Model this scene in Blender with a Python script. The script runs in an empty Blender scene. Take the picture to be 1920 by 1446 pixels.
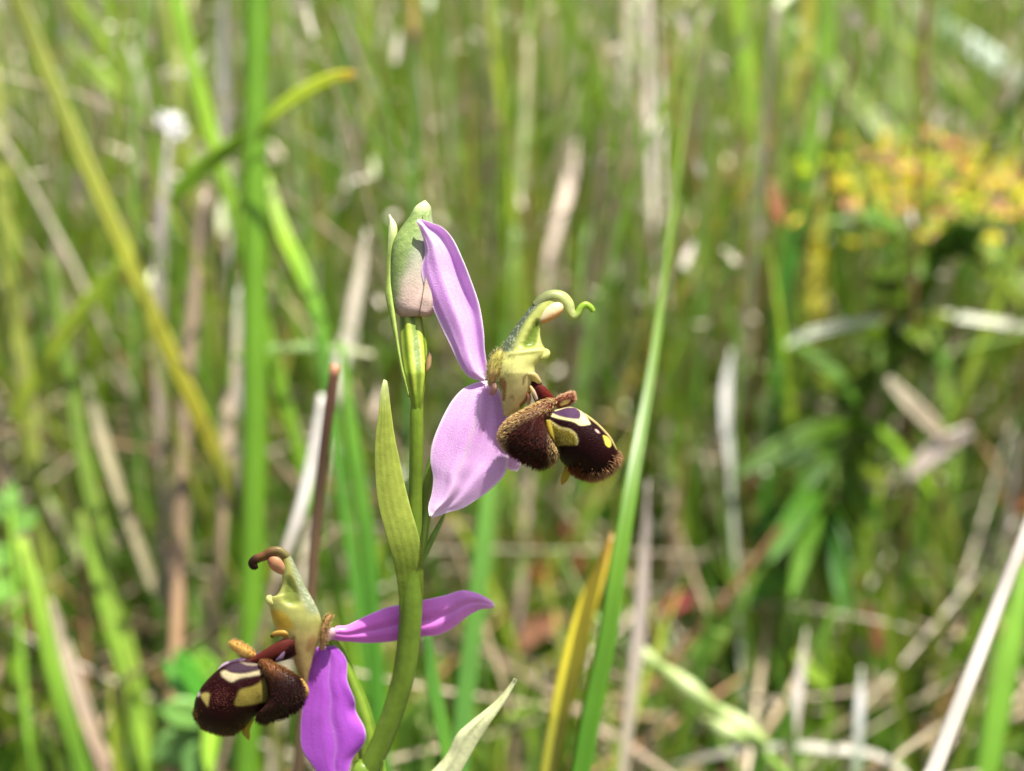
import bpy, math, random
import numpy as np
from mathutils import Vector

random.seed(7)
RNG = np.random.default_rng(11)
S = bpy.context.scene
COL = S.collection

# ------------------------------------------------------------------ camera, sky, sun, exposure
# one Blender unit is one centimetre
S.unit_settings.system = 'METRIC'
S.unit_settings.scale_length = 0.01
CAM_H, PITCH, LENS, FOCUS = 17.0, math.radians(24), 50.0, 12.0
cam_data = bpy.data.cameras.new('camera')
cam_data.lens = LENS
cam_data.sensor_width = 36
cam_data.clip_start = 0.1
cam_data.clip_end = 6000
cam_data.dof.use_dof = True
cam_data.dof.focus_distance = FOCUS
cam_data.dof.aperture_fstop = 0.165
cam_data.dof.aperture_blades = 0
cam = bpy.data.objects.new('camera', cam_data)
cam.location = (0, 0, CAM_H)
cam.rotation_euler = (math.pi / 2 - PITCH, 0, 0)
COL.objects.link(cam)
S.camera = cam

RIGHT = np.array([1.0, 0, 0])
FWD = np.array([0, math.cos(PITCH), -math.sin(PITCH)])
UP = np.array([0, math.sin(PITCH), math.cos(PITCH)])
FPX = 1920 * LENS / 36
PX = FOCUS / FPX                      # size of one photo pixel on the orchid, in cm

sun_dir = 0.24 * RIGHT + 0.84 * UP - 0.44 * FWD      # towards the sun
sun_dir = sun_dir / np.linalg.norm(sun_dir)
world = bpy.data.worlds.new('World')
S.world = world
world.use_nodes = True
wn = world.node_tree.nodes
wl = world.node_tree.links
bg = wn['Background']
sky = wn.new('ShaderNodeTexSky')
sky.sky_type = 'NISHITA'
sky.sun_disc = False
sky.sun_elevation = math.asin(sun_dir[2])
sky.sun_rotation = math.atan2(sun_dir[0], sun_dir[1])
sky.air_density = 0.8
sky.dust_density = 4.0
sky.ozone_density = 0.4
wl.new(sky.outputs[0], bg.inputs[0])
bg.inputs[1].default_value = 0.08

sl = bpy.data.lights.new('sun', 'SUN')
sl.energy = 5.0
sl.angle = math.radians(0.53)
sl.color = (1.0, 0.95, 0.85)
sun = bpy.data.objects.new('sun', sl)
sun.rotation_euler = Vector((-sun_dir).tolist()).to_track_quat('-Z', 'Y').to_euler()
sun.location = (30, -20, 90)
COL.objects.link(sun)

S.view_settings.view_transform = 'Standard'
S.view_settings.look = 'None'
S.view_settings.exposure = 1.14
S.view_settings.gamma = 1.0
S.view_settings.use_curve_mapping = False
S.render.engine = 'CYCLES'
S.cycles.max_bounces = 7
S.cycles.transmission_bounces = 4
S.cycles.transparent_max_bounces = 8
S.cycles.use_denoising = True


# ------------------------------------------------------------------ helpers
def lin(h):
    h = h.lstrip('#')
    v = np.array([int(h[i:i + 2], 16) / 255 for i in (0, 2, 4)])
    return np.where(v <= 0.04045, v / 12.92, ((v + 0.055) / 1.055) ** 2.4)


def W(p, d):
    """the place seen at photo pixel p=(x,y), d cm in front of the lens"""
    p = np.atleast_2d(np.asarray(p, float))
    d = np.broadcast_to(np.asarray(d, float), (len(p),))
    return (np.array([0, 0, CAM_H]) + d[:, None] * FWD
            + ((p[:, 0] - 960) / FPX * d)[:, None] * RIGHT
            - ((p[:, 1] - 723) / FPX * d)[:, None] * UP)


def O(P):
    """orchid sketch units (x, y, height towards the viewer) to the world"""
    P = np.asarray(P, float)
    d = FOCUS + np.clip(P[:, 1] - 800, -100, 2000) * 0.0014 - P[:, 2] * PX
    return W(P[:, :2], d)


def cr(P, n):
    """smooth resampling of a polyline to n points"""
    P = np.asarray(P, float)
    if P.ndim == 1:
        P = P[:, None]
    if len(P) == 1:
        return np.repeat(P, n, 0)
    k = np.linspace(0, len(P) - 1, n)
    i = np.clip(k.astype(int), 0, len(P) - 2)
    f = (k - i)[:, None]
    g = np.vstack([2 * P[0] - P[1], P, 2 * P[-1] - P[-2]])
    a, b, c, d = g[i], g[i + 1], g[i + 2], g[i + 3]
    return 0.5 * (2 * b + (c - a) * f + (2 * a - 5 * b + 4 * c - d) * f ** 2 + (3 * b - a - 3 * c + d) * f ** 3)


ORIGIN = {}          # world place of every empty and mesh


def tag(o, label=None, cat=None, group=None, kind=None):
    if label: o['label'] = label
    if cat: o['category'] = cat
    if group: o['group'] = group
    if kind: o['kind'] = kind
    return o


def empty(name, loc, parent=None):
    o = bpy.data.objects.new(name, None)
    COL.objects.link(o)
    o.empty_display_size = 0.3
    loc = np.asarray(loc, float)
    if parent:
        o.parent = parent
        o.location = loc - ORIGIN[parent.name]
    else:
        o.location = loc
    ORIGIN[o.name] = loc
    return o


def mesh_obj(name, V, F, mat, parent=None, col=None, origin=None, smooth=True):
    """V world vertices, F list/array of faces, col one linear rgb per vertex"""
    V = np.asarray(V, float)
    if parent is not None:
        org = ORIGIN[parent.name]
    elif origin is not None:
        org = np.asarray(origin, float)
    else:
        org = V.mean(0)
        org[2] = V[:, 2].min()
    me = bpy.data.meshes.new(name)
    L = V - org
    me.from_pydata(L.tolist(), [], F if isinstance(F, list) else F.tolist())
    if col is not None:
        at = me.color_attributes.new('Col', 'FLOAT_COLOR', 'POINT')
        c = np.ones((len(V), 4), np.float32)
        c[:, :3] = col
        at.data.foreach_set('color', c.ravel())
    if smooth:
        me.polygons.foreach_set('use_smooth', np.ones(len(me.polygons), bool))
    me.materials.append(mat)
    me.update()
    o = bpy.data.objects.new(name, me)
    COL.objects.link(o)
    if parent is not None:
        o.parent = parent
    else:
        o.location = org
    ORIGIN[o.name] = org
    return o


def grid_faces(n, m, wrap):
    F = []
    for i in range(n - 1):
        for j in range(m if wrap else m - 1):
            k = (j + 1) % m
            F.append((i * m + j, i * m + k, (i + 1) * m + k, (i + 1) * m + j))
    return F


def loft(L, R, zc, zr, n=40, m=24, e=1.0):
    """closed body between two side lines of the sketch; zr its half depth"""
    L, R = cr(L, n), cr(R, n)
    zc, zr = cr(zc, n)[:, 0], cr(zr, n)[:, 0]
    t = np.linspace(0, 1, n)
    th = np.linspace(0, 2 * np.pi, m, endpoint=False)
    cs, sn = np.cos(th), np.sin(th)
    if e != 1:
        cs, sn = np.sign(cs) * abs(cs) ** e, np.sign(sn) * abs(sn) ** e
    c, h = (L + R) / 2, (R - L) / 2
    P = np.zeros((n, m, 3))
    P[..., :2] = c[:, None] + h[:, None] * cs[None, :, None]
    P[..., 2] = zc[:, None] + zr[:, None] * sn[None]
    T = np.repeat(t[:, None], m, 1)
    TH = np.repeat(th[None], n, 0)
    F = grid_faces(n, m, True)
    F.append(tuple(range(m))[::-1])
    F.append(tuple((n - 1) * m + j for j in range(m)))
    return P.reshape(-1, 3), F, T.ravel(), TH.ravel()


def tube(P, r, n=30, m=10, flat=1.0):
    """sketch tube along P (x,y,z) with radii r"""
    P, r = cr(P, n), cr(r, n)[:, 0]
    T = np.gradient(P, axis=0)
    T /= np.linalg.norm(T, axis=1)[:, None] + 1e-9
    N = np.stack([-T[:, 1], T[:, 0], 0 * T[:, 0]], 1)
    N /= np.linalg.norm(N, axis=1)[:, None] + 1e-9
    B = np.cross(T, N)
    th = np.linspace(0, 2 * np.pi, m, endpoint=False)
    V = P[:, None] + r[:, None, None] * (np.cos(th)[None, :, None] * N[:, None] + flat * np.sin(th)[None, :, None] * B[:, None])
    F = grid_faces(n, m, True)
    F.append(tuple(range(m))[::-1])
    F.append(tuple((n - 1) * m + j for j in range(m)))
    t = np.repeat(np.linspace(0, 1, n)[:, None], m, 1).ravel()
    return V.reshape(-1, 3), F, t, np.repeat(th[None], n, 0).ravel()


def sheet(L, R, zf, n=60, m=31, th=2.0):
    """petal or leaf with thickness: front and back skin joined at the margin"""
    L, R = cr(L, n), cr(R, n)
    t = np.linspace(0, 1, n)
    s = np.linspace(-1, 1, m)
    T, Sx = np.meshgrid(t, s, indexing='ij')
    P = np.zeros((n, m, 3))
    P[..., :2] = L[:, None] * (1 - Sx[..., None]) / 2 + R[:, None] * (1 + Sx[..., None]) / 2
    z = zf(T, Sx)
    P[..., 2] = z
    Q = P.copy()
    Q[..., 2] -= th * np.sqrt(np.clip(1 - Sx ** 4, 0, 1)) + 0.25
    k = n * m
    F = grid_faces(n, m, False)
    B = [(a + k, d + k, c + k, b + k) for a, b, c, d in F]
    F = [tuple(reversed(f)) for f in F]
    B = [tuple(reversed(f)) for f in B]
    rim = []
    edge = [j for j in range(m)] + [i * m + m - 1 for i in range(1, n)] + [(n - 1) * m + j for j in range(m - 2, -1, -1)] + [i * m for i in range(n - 2, 0, -1)]
    for a, b in zip(edge, edge[1:] + edge[:1]):
        rim.append((a, b, b + k, a + k))
    V = np.vstack([P.reshape(-1, 3), Q.reshape(-1, 3)])
    return V, F + B + rim, np.tile(T.ravel(), 2), np.tile(Sx.ravel(), 2)


def inside(P, poly):
    x, y = P[:, 0], P[:, 1]
    poly = np.asarray(poly, float)
    r = np.zeros(len(P), bool)
    j = len(poly) - 1
    for i in range(len(poly)):
        xi, yi = poly[i]
        xj, yj = poly[j]
        hit = ((yi > y) != (yj > y)) & (x < (xj - xi) * (y - yi) / (yj - yi + 1e-12) + xi)
        r ^= hit
        j = i
    return r


def soft(P, poly, blur=1.2, rounds=2):
    """share of small jitters of each point that lie inside the rounded outline"""
    q = np.asarray(poly, float)
    for _ in range(rounds):
        nx = np.roll(q, -1, 0)
        q = np.stack([q * .84 + nx * .16, q * .16 + nx * .84], 1).reshape(-1, 2)
    a = np.zeros(len(P))
    off = [(0, 0)] + [(math.cos(k * .785) * blur, math.sin(k * .785) * blur) for k in range(8)] + [(math.cos(k * 1.257) * blur * .5, math.sin(k * 1.257) * blur * .5) for k in range(5)]
    for d in off:
        a += inside(P[:, :2] + d, q)
    return a / len(off)


def mix(a, b, f):
    f = np.asarray(f)[..., None] if np.ndim(f) else f
    return a * (1 - f) + b * f


def sstep(a, b, x):
    t = np.clip((x - a) / (b - a), 0, 1)
    return t * t * (3 - 2 * t)


def vnoise(P, f, seed=0):
    """cheap smooth noise for pigment blotches, -1..1"""
    r = np.random.default_rng(seed)
    out = np.zeros(len(P))
    for k in range(6):
        d = r.normal(size=P.shape[1])
        out += np.sin(P @ d * f * (0.6 + 0.25 * k) + r.uniform(0, 6.28))
    return out / 6


# ------------------------------------------------------------------ materials
def plant(name, rough=0.5, spec=0.4, trans=0.0, bump=None, noise=None, coat=0.0, speck=None, ao=None, sheen=0.0):
    m = bpy.data.materials.new(name)
    m.use_nodes = True
    nt = m.node_tree
    N, K = nt.nodes, nt.links
    p = N['Principled BSDF']
    out = N['Material Output']
    at = N.new('ShaderNodeAttribute')
    at.attribute_name = 'Col'
    c = at.outputs['Color']
    tc = N.new('ShaderNodeTexCoord')
    if noise:
        nz = N.new('ShaderNodeTexNoise')
        nz.inputs['Scale'].default_value = noise[0]
        nz.inputs['Detail'].default_value = 4
        K.new(tc.outputs['Object'], nz.inputs['Vector'])
        mr = N.new('ShaderNodeMapRange')
        mr.inputs['From Min'].default_value = 0.3
        mr.inputs['From Max'].default_value = 0.7
        mr.inputs['To Min'].default_value = 1 - noise[1]
        mr.inputs['To Max'].default_value = 1 + noise[1]
        K.new(nz.outputs['Fac'], mr.inputs['Value'])
        mu = N.new('ShaderNodeVectorMath')
        mu.operation = 'SCALE'
        K.new(c, mu.inputs[0])
        K.new(mr.outputs[0], mu.inputs['Scale'])
        c = mu.outputs[0]
    if speck:
        vo = N.new('ShaderNodeTexNoise')
        vo.inputs['Scale'].default_value = speck[0]
        vo.inputs['Detail'].default_value = 2
        K.new(tc.outputs['Object'], vo.inputs['Vector'])
        mr = N.new('ShaderNodeMapRange')
        mr.inputs['From Min'].default_value = speck[2] if len(speck) > 2 else 0.56
        mr.inputs['From Max'].default_value = (speck[2] if len(speck) > 2 else 0.56) + 0.12
        mr.inputs['To Max'].default_value = speck[1]
        K.new(vo.outputs['Fac'], mr.inputs['Value'])
        mx = N.new('ShaderNodeMix')
        mx.data_type = 'RGBA'
        K.new(mr.outputs[0], mx.inputs['Factor'])
        K.new(c, mx.inputs['A'])
        mx.inputs['B'].default_value = (*(speck[3] if len(speck) > 3 else (0.9, 0.84, 0.9)), 1)
        c = mx.outputs['Result']
    K.new(c, p.inputs['Base Color'])
    p.inputs['Roughness'].default_value = rough
    p.inputs['Specular IOR Level'].default_value = spec
    p.inputs['Coat Weight'].default_value = coat
    p.inputs['Coat Roughness'].default_value = 0.12
    p.inputs['Sheen Weight'].default_value = sheen
    nrm = None
    if bump:
        bz = N.new('ShaderNodeTexNoise')
        bz.inputs['Scale'].default_value = bump[0]
        bz.inputs['Detail'].default_value = 3
        K.new(tc.outputs['Object'], bz.inputs['Vector'])
        bp = N.new('ShaderNodeBump')
        bp.inputs['Strength'].default_value = bump[1]
        bp.inputs['Distance'].default_value = bump[2]
        K.new(bz.outputs['Fac'], bp.inputs['Height'])
        nrm = bp.outputs[0]
        K.new(nrm, p.inputs['Normal'])
    if trans:
        tr = N.new('ShaderNodeBsdfTranslucent')
        K.new(c, tr.inputs['Color'])
        if nrm: K.new(nrm, tr.inputs['Normal'])
        ms = N.new('ShaderNodeMixShader')
        ms.inputs[0].default_value = trans
        K.new(p.outputs[0], ms.inputs[1])
        K.new(tr.outputs[0], ms.inputs[2])
        K.new(ms.outputs[0], out.inputs['Surface'])
    return m


M_SEPAL = plant('lilac_sepal', 0.38, 0.4, 0.40, (95, 0.38, 0.014), (5, 0.06), speck=(95, 0.32, 0.5))  # pale specks put the glints of the papillae into the colour
M_SEPAL2 = plant('violet_sepal', 0.36, 0.4, 0.36, (40, 0.3, 0.010), (5, 0.08))
M_GREEN = plant('orchid_green', 0.42, 0.4, 0.25, (70, 0.35, 0.01), (14, 0.16), speck=(120, 0.22, 0.6, (0.62, 0.72, 0.35)))
M_BUD = plant('bud_skin', 0.5, 0.3, 0.20, (60, 0.35, 0.012), (10, 0.14), speck=(100, 0.35, 0.56, (0.5, 0.55, 0.32)))
M_STEM = plant('orchid_stem', 0.38, 0.4, 0.06, (25, 0.25, 0.01), (8, 0.14))
M_BODY = plant('orchid_column', 0.34, 0.4, 0.42, (85, 0.22, 0.012), (14, 0.10))
M_LIP = plant('velvet_lip', 0.36, 0.09, 0.0, (120, 0.8, 0.010), (30, 0.10), speck=(160, 0.5, 0.71, (0.5, 0.4, 0.38)))
M_LOBE = plant('hairy_lobe', 0.6, 0.3, 0.0, (60, 0.5, 0.012), (20, 0.2))
M_HAIR = plant('lip_hair', 0.45, 0.15, 0.3)
M_BLADE = plant('grass_blade', 0.36, 0.45, 0.36, None, (1.3, 0.12))
M_STRAW = plant('dry_straw', 0.30, 0.6, 0.22, None, (1.1, 0.18))
M_GLINT = plant('glint_flake', 0.33, 0.5, 0.15)  # for the pale flakes that stand in for glints
M_LEAF = plant('herb_leaf', 0.42, 0.3, 0.25, None, (2.0, 0.16))
M_WITHER = plant('withered_leaf', 0.5, 0.35, 0.22, None, (2.5, 0.25))

# ------------------------------------------------------------------ ground
def ground():
    m = bpy.data.materials.new('soil_and_litter')
    m.use_nodes = True
    N, K = m.node_tree.nodes, m.node_tree.links
    p = N['Principled BSDF']
    tc = N.new('ShaderNodeTexCoord')
    nz = N.new('ShaderNodeTexNoise')
    nz.inputs['Scale'].default_value = 0.9
    nz.inputs['Detail'].default_value = 8
    K.new(tc.outputs['Object'], nz.inputs['Vector'])
    rp = N.new('ShaderNodeValToRGB')
    e = rp.color_ramp.elements
    e[0].position, e[0].color = 0.32, (0.035, 0.026, 0.014, 1)
    e[1].position, e[1].color = 0.72, (0.16, 0.13, 0.075, 1)
    x = e.new(0.5); x.color = (0.07, 0.062, 0.026, 1)
    K.new(nz.outputs['Fac'], rp.inputs[0])
    K.new(rp.outputs[0], p.inputs['Base Color'])
    p.inputs['Roughness'].default_value = 0.95
    bp = N.new('ShaderNodeBump')
    bp.inputs['Distance'].default_value = 0.6
    K.new(nz.outputs['Fac'], bp.inputs['Height'])
    K.new(bp.outputs[0], p.inputs['Normal'])
    n = 60
    u = np.sinh(np.linspace(-1, 1, n) * 4.2) / np.sinh(4.2) * 3500
    X, Y = np.meshgrid(u, u + 40, indexing='ij')
    Z = -0.25 + 0.25 * np.sin(X * 0.21 + 1) * np.sin(Y * 0.17)
    V = np.stack([X, Y, Z], -1).reshape(-1, 3)
    F = [tuple(reversed(f)) for f in grid_faces(n, n, False)]
    o = mesh_obj('ground', V, F, m, origin=(0, 0, 0))
    tag(o, 'brown soil and litter under the meadow grass', 'ground', kind='structure')


ground()

# ------------------------------------------------------------------ blades, stalks: world-space builders
def to_ground(P, lean=(0, 0), reach=None):
    """carry a path of world points on from its last point down to the soil"""
    P = np.asarray(P, float)
    a = P[-1]
    d = P[-1] - P[-2]
    d = d / np.linalg.norm(d)
    h = a[2] + 0.3
    if h < 0.3:
        return P
    if d[2] > -0.5:
        d = np.array([d[0] * .5, d[1] * .5, -0.8])
    k = h / -d[2]
    k = min(k, h * 1.5)
    b = a + d * k * 0.5
    c = np.array([a[0] + d[0] * k * 0.8, a[1] + d[1] * k * 0.8, -0.3])
    return np.vstack([P, b, c])


def ribbon(P, w, n=26, fold=0.25, twist=0.0, face=None, thick=0.18):
    """grass blade: flattened folded section swept along world path P"""
    P, w = cr(P, n), cr(w, n)[:, 0]
    T = np.gradient(P, axis=0)
    T /= np.linalg.norm(T, axis=1)[:, None] + 1e-9
    view = -FWD if face is None else np.asarray(face, float)
    A = np.cross(T, view)
    A /= np.linalg.norm(A, axis=1)[:, None] + 1e-9
    B = np.cross(A, T)
    tw = twist * np.linspace(0, 1, n) if np.ndim(twist) == 0 else cr(twist, n)[:, 0]
    A2 = np.cos(tw)[:, None] * A + np.sin(tw)[:, None] * B
    B2 = np.cross(A2, T)
    pro = np.array([(-1, 0.0), (-.55, fold * .45 + thick * .5), (0, fold + thick * .5), (.55, fold * .45 + thick * .5), (1, 0.0),
                    (.55, fold * .45 - thick * .5), (0, fold - thick * .5), (-.55, fold * .45 - thick * .5)])
    V = P[:, None] + (w / 2)[:, None, None] * (pro[None, :, 0, None] * A2[:, None] - pro[None, :, 1, None] * B2[:, None])
    m = len(pro)
    F = grid_faces(n, m, True)
    F.append(tuple(range(m))[::-1])
    F.append(tuple((n - 1) * m + j for j in range(m)))
    t = np.repeat(np.linspace(0, 1, n)[:, None], m, 1).ravel()
    s = np.tile(pro[:, 0], n)
    return V.reshape(-1, 3), F, t, s


def stalk(P, w, n=26, m=8):
    P, w = cr(P, n), cr(w, n)[:, 0]
    T = np.gradient(P, axis=0)
    T /= np.linalg.norm(T, axis=1)[:, None] + 1e-9
    A = np.cross(T, -FWD)
    A /= np.linalg.norm(A, axis=1)[:, None] + 1e-9
    B = np.cross(A, T)
    th = np.linspace(0, 2 * np.pi, m, endpoint=False)
    V = P[:, None] + (w / 2)[:, None, None] * (np.cos(th)[None, :, None] * A[:, None] + np.sin(th)[None, :, None] * B[:, None])
    F = grid_faces(n, m, True)
    F.append(tuple(range(m))[::-1])
    F.append(tuple((n - 1) * m + j for j in range(m)))
    t = np.repeat(np.linspace(0, 1, n)[:, None], m, 1).ravel()
    return V.reshape(-1, 3), F, t, np.repeat(th[None], n, 0).ravel()


def ramp(stops, t):
    """colour along a blade: [(t, hex), ...]"""
    ts = [a for a, _ in stops]
    cs = np.array([lin(b) for _, b in stops])
    return np.stack([np.interp(t, ts, cs[:, k]) for k in range(3)], 1)


def path(px, d, root=True):
    px = np.asarray(px, float)
    d = np.interp(np.linspace(0, 1, len(px)), np.linspace(0, 1, len(np.atleast_1d(d))), np.atleast_1d(d))
    P = W(px, d)
    return (to_ground(P) if root else P), d


def hero(kind, name, label, cat, px, d, w, stops, mat=None, root=True, fold=0.25, twist=0.0, parent=None, group=None, n=30):
    """one blade or stalk; px its line in the sketch from tip to foot, w widths in sketch pixels"""
    P, dd = path(px, d, root)
    w = np.interp(np.linspace(0, 1, len(px)), np.linspace(0, 1, len(np.atleast_1d(w))), np.atleast_1d(w)) * dd / FPX
    w = np.concatenate([w, np.full(len(P) - len(px), w[-1])])
    k = (len(px) - 1) / (len(P) - 1)
    if kind == 'blade':
        V, F, t, s = ribbon(P, w, n, fold, twist)
        mat = mat or M_BLADE
    else:
        V, F, t, s = stalk(P, w, n)
        mat = mat or M_STRAW
    c = ramp(stops, np.clip(t / max(k, .01), 0, 1))
    c = c * (1 + 0.10 * vnoise(V, 1.5, len(V) + int(px[0][0])))[:, None]
    if kind == 'blade':
        c = mix(c, c * 1.25, (abs(s) > .8).astype(float) * .6)
    o = mesh_obj(name, V, F, mat, parent, np.clip(c, 0, 1), origin=P[-1])
    if parent is None:
        tag(o, label, cat, group)
    return o

# ------------------------------------------------------------------ the bee orchid
def part(name, geo, mat, parent, colf, label=None):
    V, F, t, s = geo
    c = colf(V, t, s)
    o = mesh_obj(name, O(V), F, mat, parent, np.clip(c, 0, 1))
    if label: o['label'] = label
    return o


def hairs(name, geo, parent, count, length, rad, flow, colf, keep=None, seed=3, droop=0.35):
    """short tapering hairs grown on a sketch body, as one mesh"""
    V, F, t, s = geo
    r = np.random.default_rng(seed)
    Q = np.array([f for f in F if len(f) == 4])
    a, b, c, d = (V[Q[:, k]] for k in range(4))
    nn = np.cross(c - a, d - b)
    ar = np.linalg.norm(nn, axis=1)
    nn = nn / (ar[:, None] + 1e-9)
    cen = V.mean(0)
    ctr = (a + b + c + d) / 4
    flip = np.sign(np.einsum('ij,ij->i', nn, ctr - cen)).mean()
    nn *= (1 if flip >= 0 else -1)
    w = ar.copy()
    if keep is not None:
        w = w * keep(ctr)
    idx = r.choice(len(Q), count, p=w / w.sum())
    u, v = r.random(count)[:, None], r.random(count)[:, None]
    P = (a[idx] * (1 - u) + b[idx] * u) * (1 - v) + (d[idx] * (1 - u) + c[idx] * u) * v
    nv = nn[idx]
    fl = np.array([flow(p) for p in P]) if callable(flow) else np.asarray(flow)
    D = nv * 1.0 + fl + r.normal(size=(count, 3)) * 0.22
    D /= np.linalg.norm(D, axis=1)[:, None]
    ln = (length * r.uniform(0.6, 1.25, count))[:, None]
    mid = P + D * ln * .55
    D2 = D + fl * droop
    D2 /= np.linalg.norm(D2, axis=1)[:, None]
    tip = mid + D2 * ln * .5
    A = np.cross(D, [0.3, 0.5, 0.81])
    A /= np.linalg.norm(A, axis=1)[:, None]
    B = np.cross(D, A)
    VV, FF = [], []
    k3 = [(math.cos(x), math.sin(x)) for x in (0, 2.094, 4.189)]
    ring0 = [P - D * 1.0 + rad * (x * A + y * B) for x, y in k3]
    ring1 = [mid + rad * .7 * (x * A + y * B) for x, y in k3]
    VV = np.stack(ring0 + ring1 + [tip], 1)
    n = count
    base = np.arange(n)[:, None] * 7
    f4 = [(0, 1, 4, 3), (1, 2, 5, 4), (2, 0, 3, 5)]
    f3 = [(3, 4, 6), (4, 5, 6), (5, 3, 6)]
    FF = [tuple(x) for f in f4 for x in (base + np.array(f)).tolist()] + [tuple(x) for f in f3 for x in (base + np.array(f)).tolist()]
    tt = np.tile(np.array([0, 0, 0, .55, .55, .55, 1.0]), n)
    Vf = VV.reshape(-1, 3)
    col = colf(np.repeat(P, 7, 0), tt, r.uniform(0.65, 1.25, n).repeat(7))
    o = mesh_obj(name, O(Vf), FF, M_HAIR, parent, np.clip(col, 0, 1))
    o['kind'] = 'stuff'
    return o


LILAC, LILAC2, PALE = lin('#efc4f2'), lin('#dc98e8'), lin('#fcf2fa')
MAUVE, MAUVE2 = lin('#b45cd0'), lin('#9440b8')
STEMG, STEMD = lin('#7a9a2e'), lin('#5d7c22')


def sepal_col(base, deep, pale, rib=0.0, edge=0.9, seed=1, fade=1.0, vein=.30):
    def f(V, t, s):
        c = mix(base, deep, 0.5 + 0.5 * vnoise(V, 0.03, seed))
        for q in (-.62, -.32, .28, .58):                       # faint long veins
            c = mix(c, deep * .93, np.exp(-((s - q - .04 * np.sin(7 * t)) / .035) ** 2) * .35)
        c = mix(c, pale, np.exp(-((s - rib) / .05) ** 2) * .18)     # midrib
        c = mix(c, lin('#c2c49a'), np.exp(-((s - rib) / .03) ** 2) * vein * sstep(.95, .5, t))
        c = mix(c, pale, sstep(edge, 1.0, abs(s)) * .9)
        c = mix(c, pale, sstep(.45, 1.0, t) * .35 * fade)
        c = mix(c, pale, sstep(.86, 1.0, t) * .75)
        c = mix(c, pale, sstep(.12, 0.0, t) * .6)
        return c
    return f


def green_col(a, b, seed=2, edge=0.0, tip=None):
    def f(V, t, s):
        c = mix(a, b, 0.5 + 0.5 * vnoise(V, 0.025, seed))
        if edge:
            c = mix(c, lin('#b9cc6c'), sstep(.86, 1, abs(s)) * edge)
            for q in (-.5, -.2, .12, .45):
                c = mix(c, b * .72, np.exp(-((s - q) / .035) ** 2) * .12)
        if tip is not None:
            c = mix(c, tip, sstep(.22, 0.0, t) * .9)
        return c
    return f


stem_px = [(782, 705, -20), (782, 745, -8), (781, 800, 0), (779, 930, 0), (774, 1040, 2), (771, 1110, 3), (768, 1180, 2), (758, 1260, 0),
           (742, 1320, -2), (718, 1385, -4), (694, 1440, -6), (668, 1500, -10)]
Pst = O(np.array(stem_px, float))
foot = Pst[-1] + np.array([0.1, -0.4, -Pst[-1][2]])
foot[2] = 0
low = np.array([Pst[-1] * .62 + foot * .38 + (-.45, .12, 0), Pst[-1] * .25 + foot * .75 + (-.35, .05, 0), foot - (0, 0, .25)])
orchid = empty('bee_orchid', foot)
tag(orchid, 'bee orchid in flower with two pink and brown blooms and one closed bud', 'orchid')

# stem
Vs, Fs, ts, ss = stalk(np.vstack([Pst, low]), np.array([16, 22, 26, 27, 40, 46, 45, 44, 43, 43, 44, 46, 50, 56, 60]) * PX, 90, 18)
cst = mix(lin('#6e8722'), lin('#627c26'), sstep(.0, .35, ts))
cst = mix(cst, cst * 1.25, (np.cos(ss * 9) > .6) * .3)
mesh_obj('stem', Vs, Fs, M_STEM, orchid, cst * (1 + .1 * vnoise(Vs, 3, 4))[:, None])

# ribbed ovary below the bud
g = loft([(750, 592), (751, 620), (754, 661), (759, 696), (766, 728), (770, 752), (776, 790)],
         [(790, 592), (797, 629), (800, 661), (801, 696), (796, 728), (793, 752), (788, 790)], [-50, -44, -32, -18, -7, -1, 0], [20, 22, 22, 20, 15, 11, 6], 60, 48)
V, F, t, th = g
ribm = 1 + .07 * np.cos(th * 6 + 1 + t * .8)
cx = np.interp(V[:, 1], [592, 620, 661, 696, 752, 790], [770, 774, 777, 780, 782, 782])
V[:, 0] = cx + (V[:, 0] - cx) * ribm
zc_ = np.interp(V[:, 1], [592, 620, 661, 696, 728, 752, 790], [-50, -44, -32, -18, -7, -1, 0])
V[:, 2] = zc_ + (V[:, 2] - zc_) * ribm
part('ovary', (V, F, t, th), M_STEM, orchid,
     lambda V, t, th: mix(mix(lin('#5e761c'), lin('#98a83a'), np.clip(.5 + .6 * np.cos(th * 6 + 1 + t * .8), 0, 1)), lin('#6e8722'), sstep(.6, .85, t)))
# withered scale on it
g = loft([(803, 657), (799, 672), (798, 690), (799, 700)], [(804, 657), (809, 668), (808, 688), (800, 700)], [-4], [1, 5, 5, 2], 16, 12)
part('withered_scale', g, M_WITHER, orchid, lambda V, t, s: mix(lin('#2e1c12'), lin('#a98a5e'), sstep(.1, .45, t)))

# the big bract in front
def zbr(t, s):
    return 4 + 16 * np.sin(np.clip(t * 1.25, 0, 1) * np.pi) - 4 * s ** 2 + .2 * np.cos(s * 14) - 5 * s + 22 * sstep(.35, .75, t) - 9 * sstep(.8, 1, t)
g = sheet([(719, 712), (713, 735), (710, 774), (704, 821), (703, 875), (708, 939), (721, 993), (734, 1038), (743, 1079), (748, 1120), (754, 1175)],
          [(722, 712), (727, 720), (733, 767), (740, 818), (748, 856), (758, 904), (770, 952), (783, 996), (792, 1038), (794, 1080), (793, 1120), (788, 1175)], zbr, 70, 41, 3)
bract_c = green_col(lin('#a8b44c'), lin('#95a640'), 4, .5, lin('#d4dca0'))
part('bract', g, M_GREEN, orchid, lambda V, t, s: mix(bract_c(V, t, s), lin('#6c8426'), sstep(.5, .86, t)))
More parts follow.
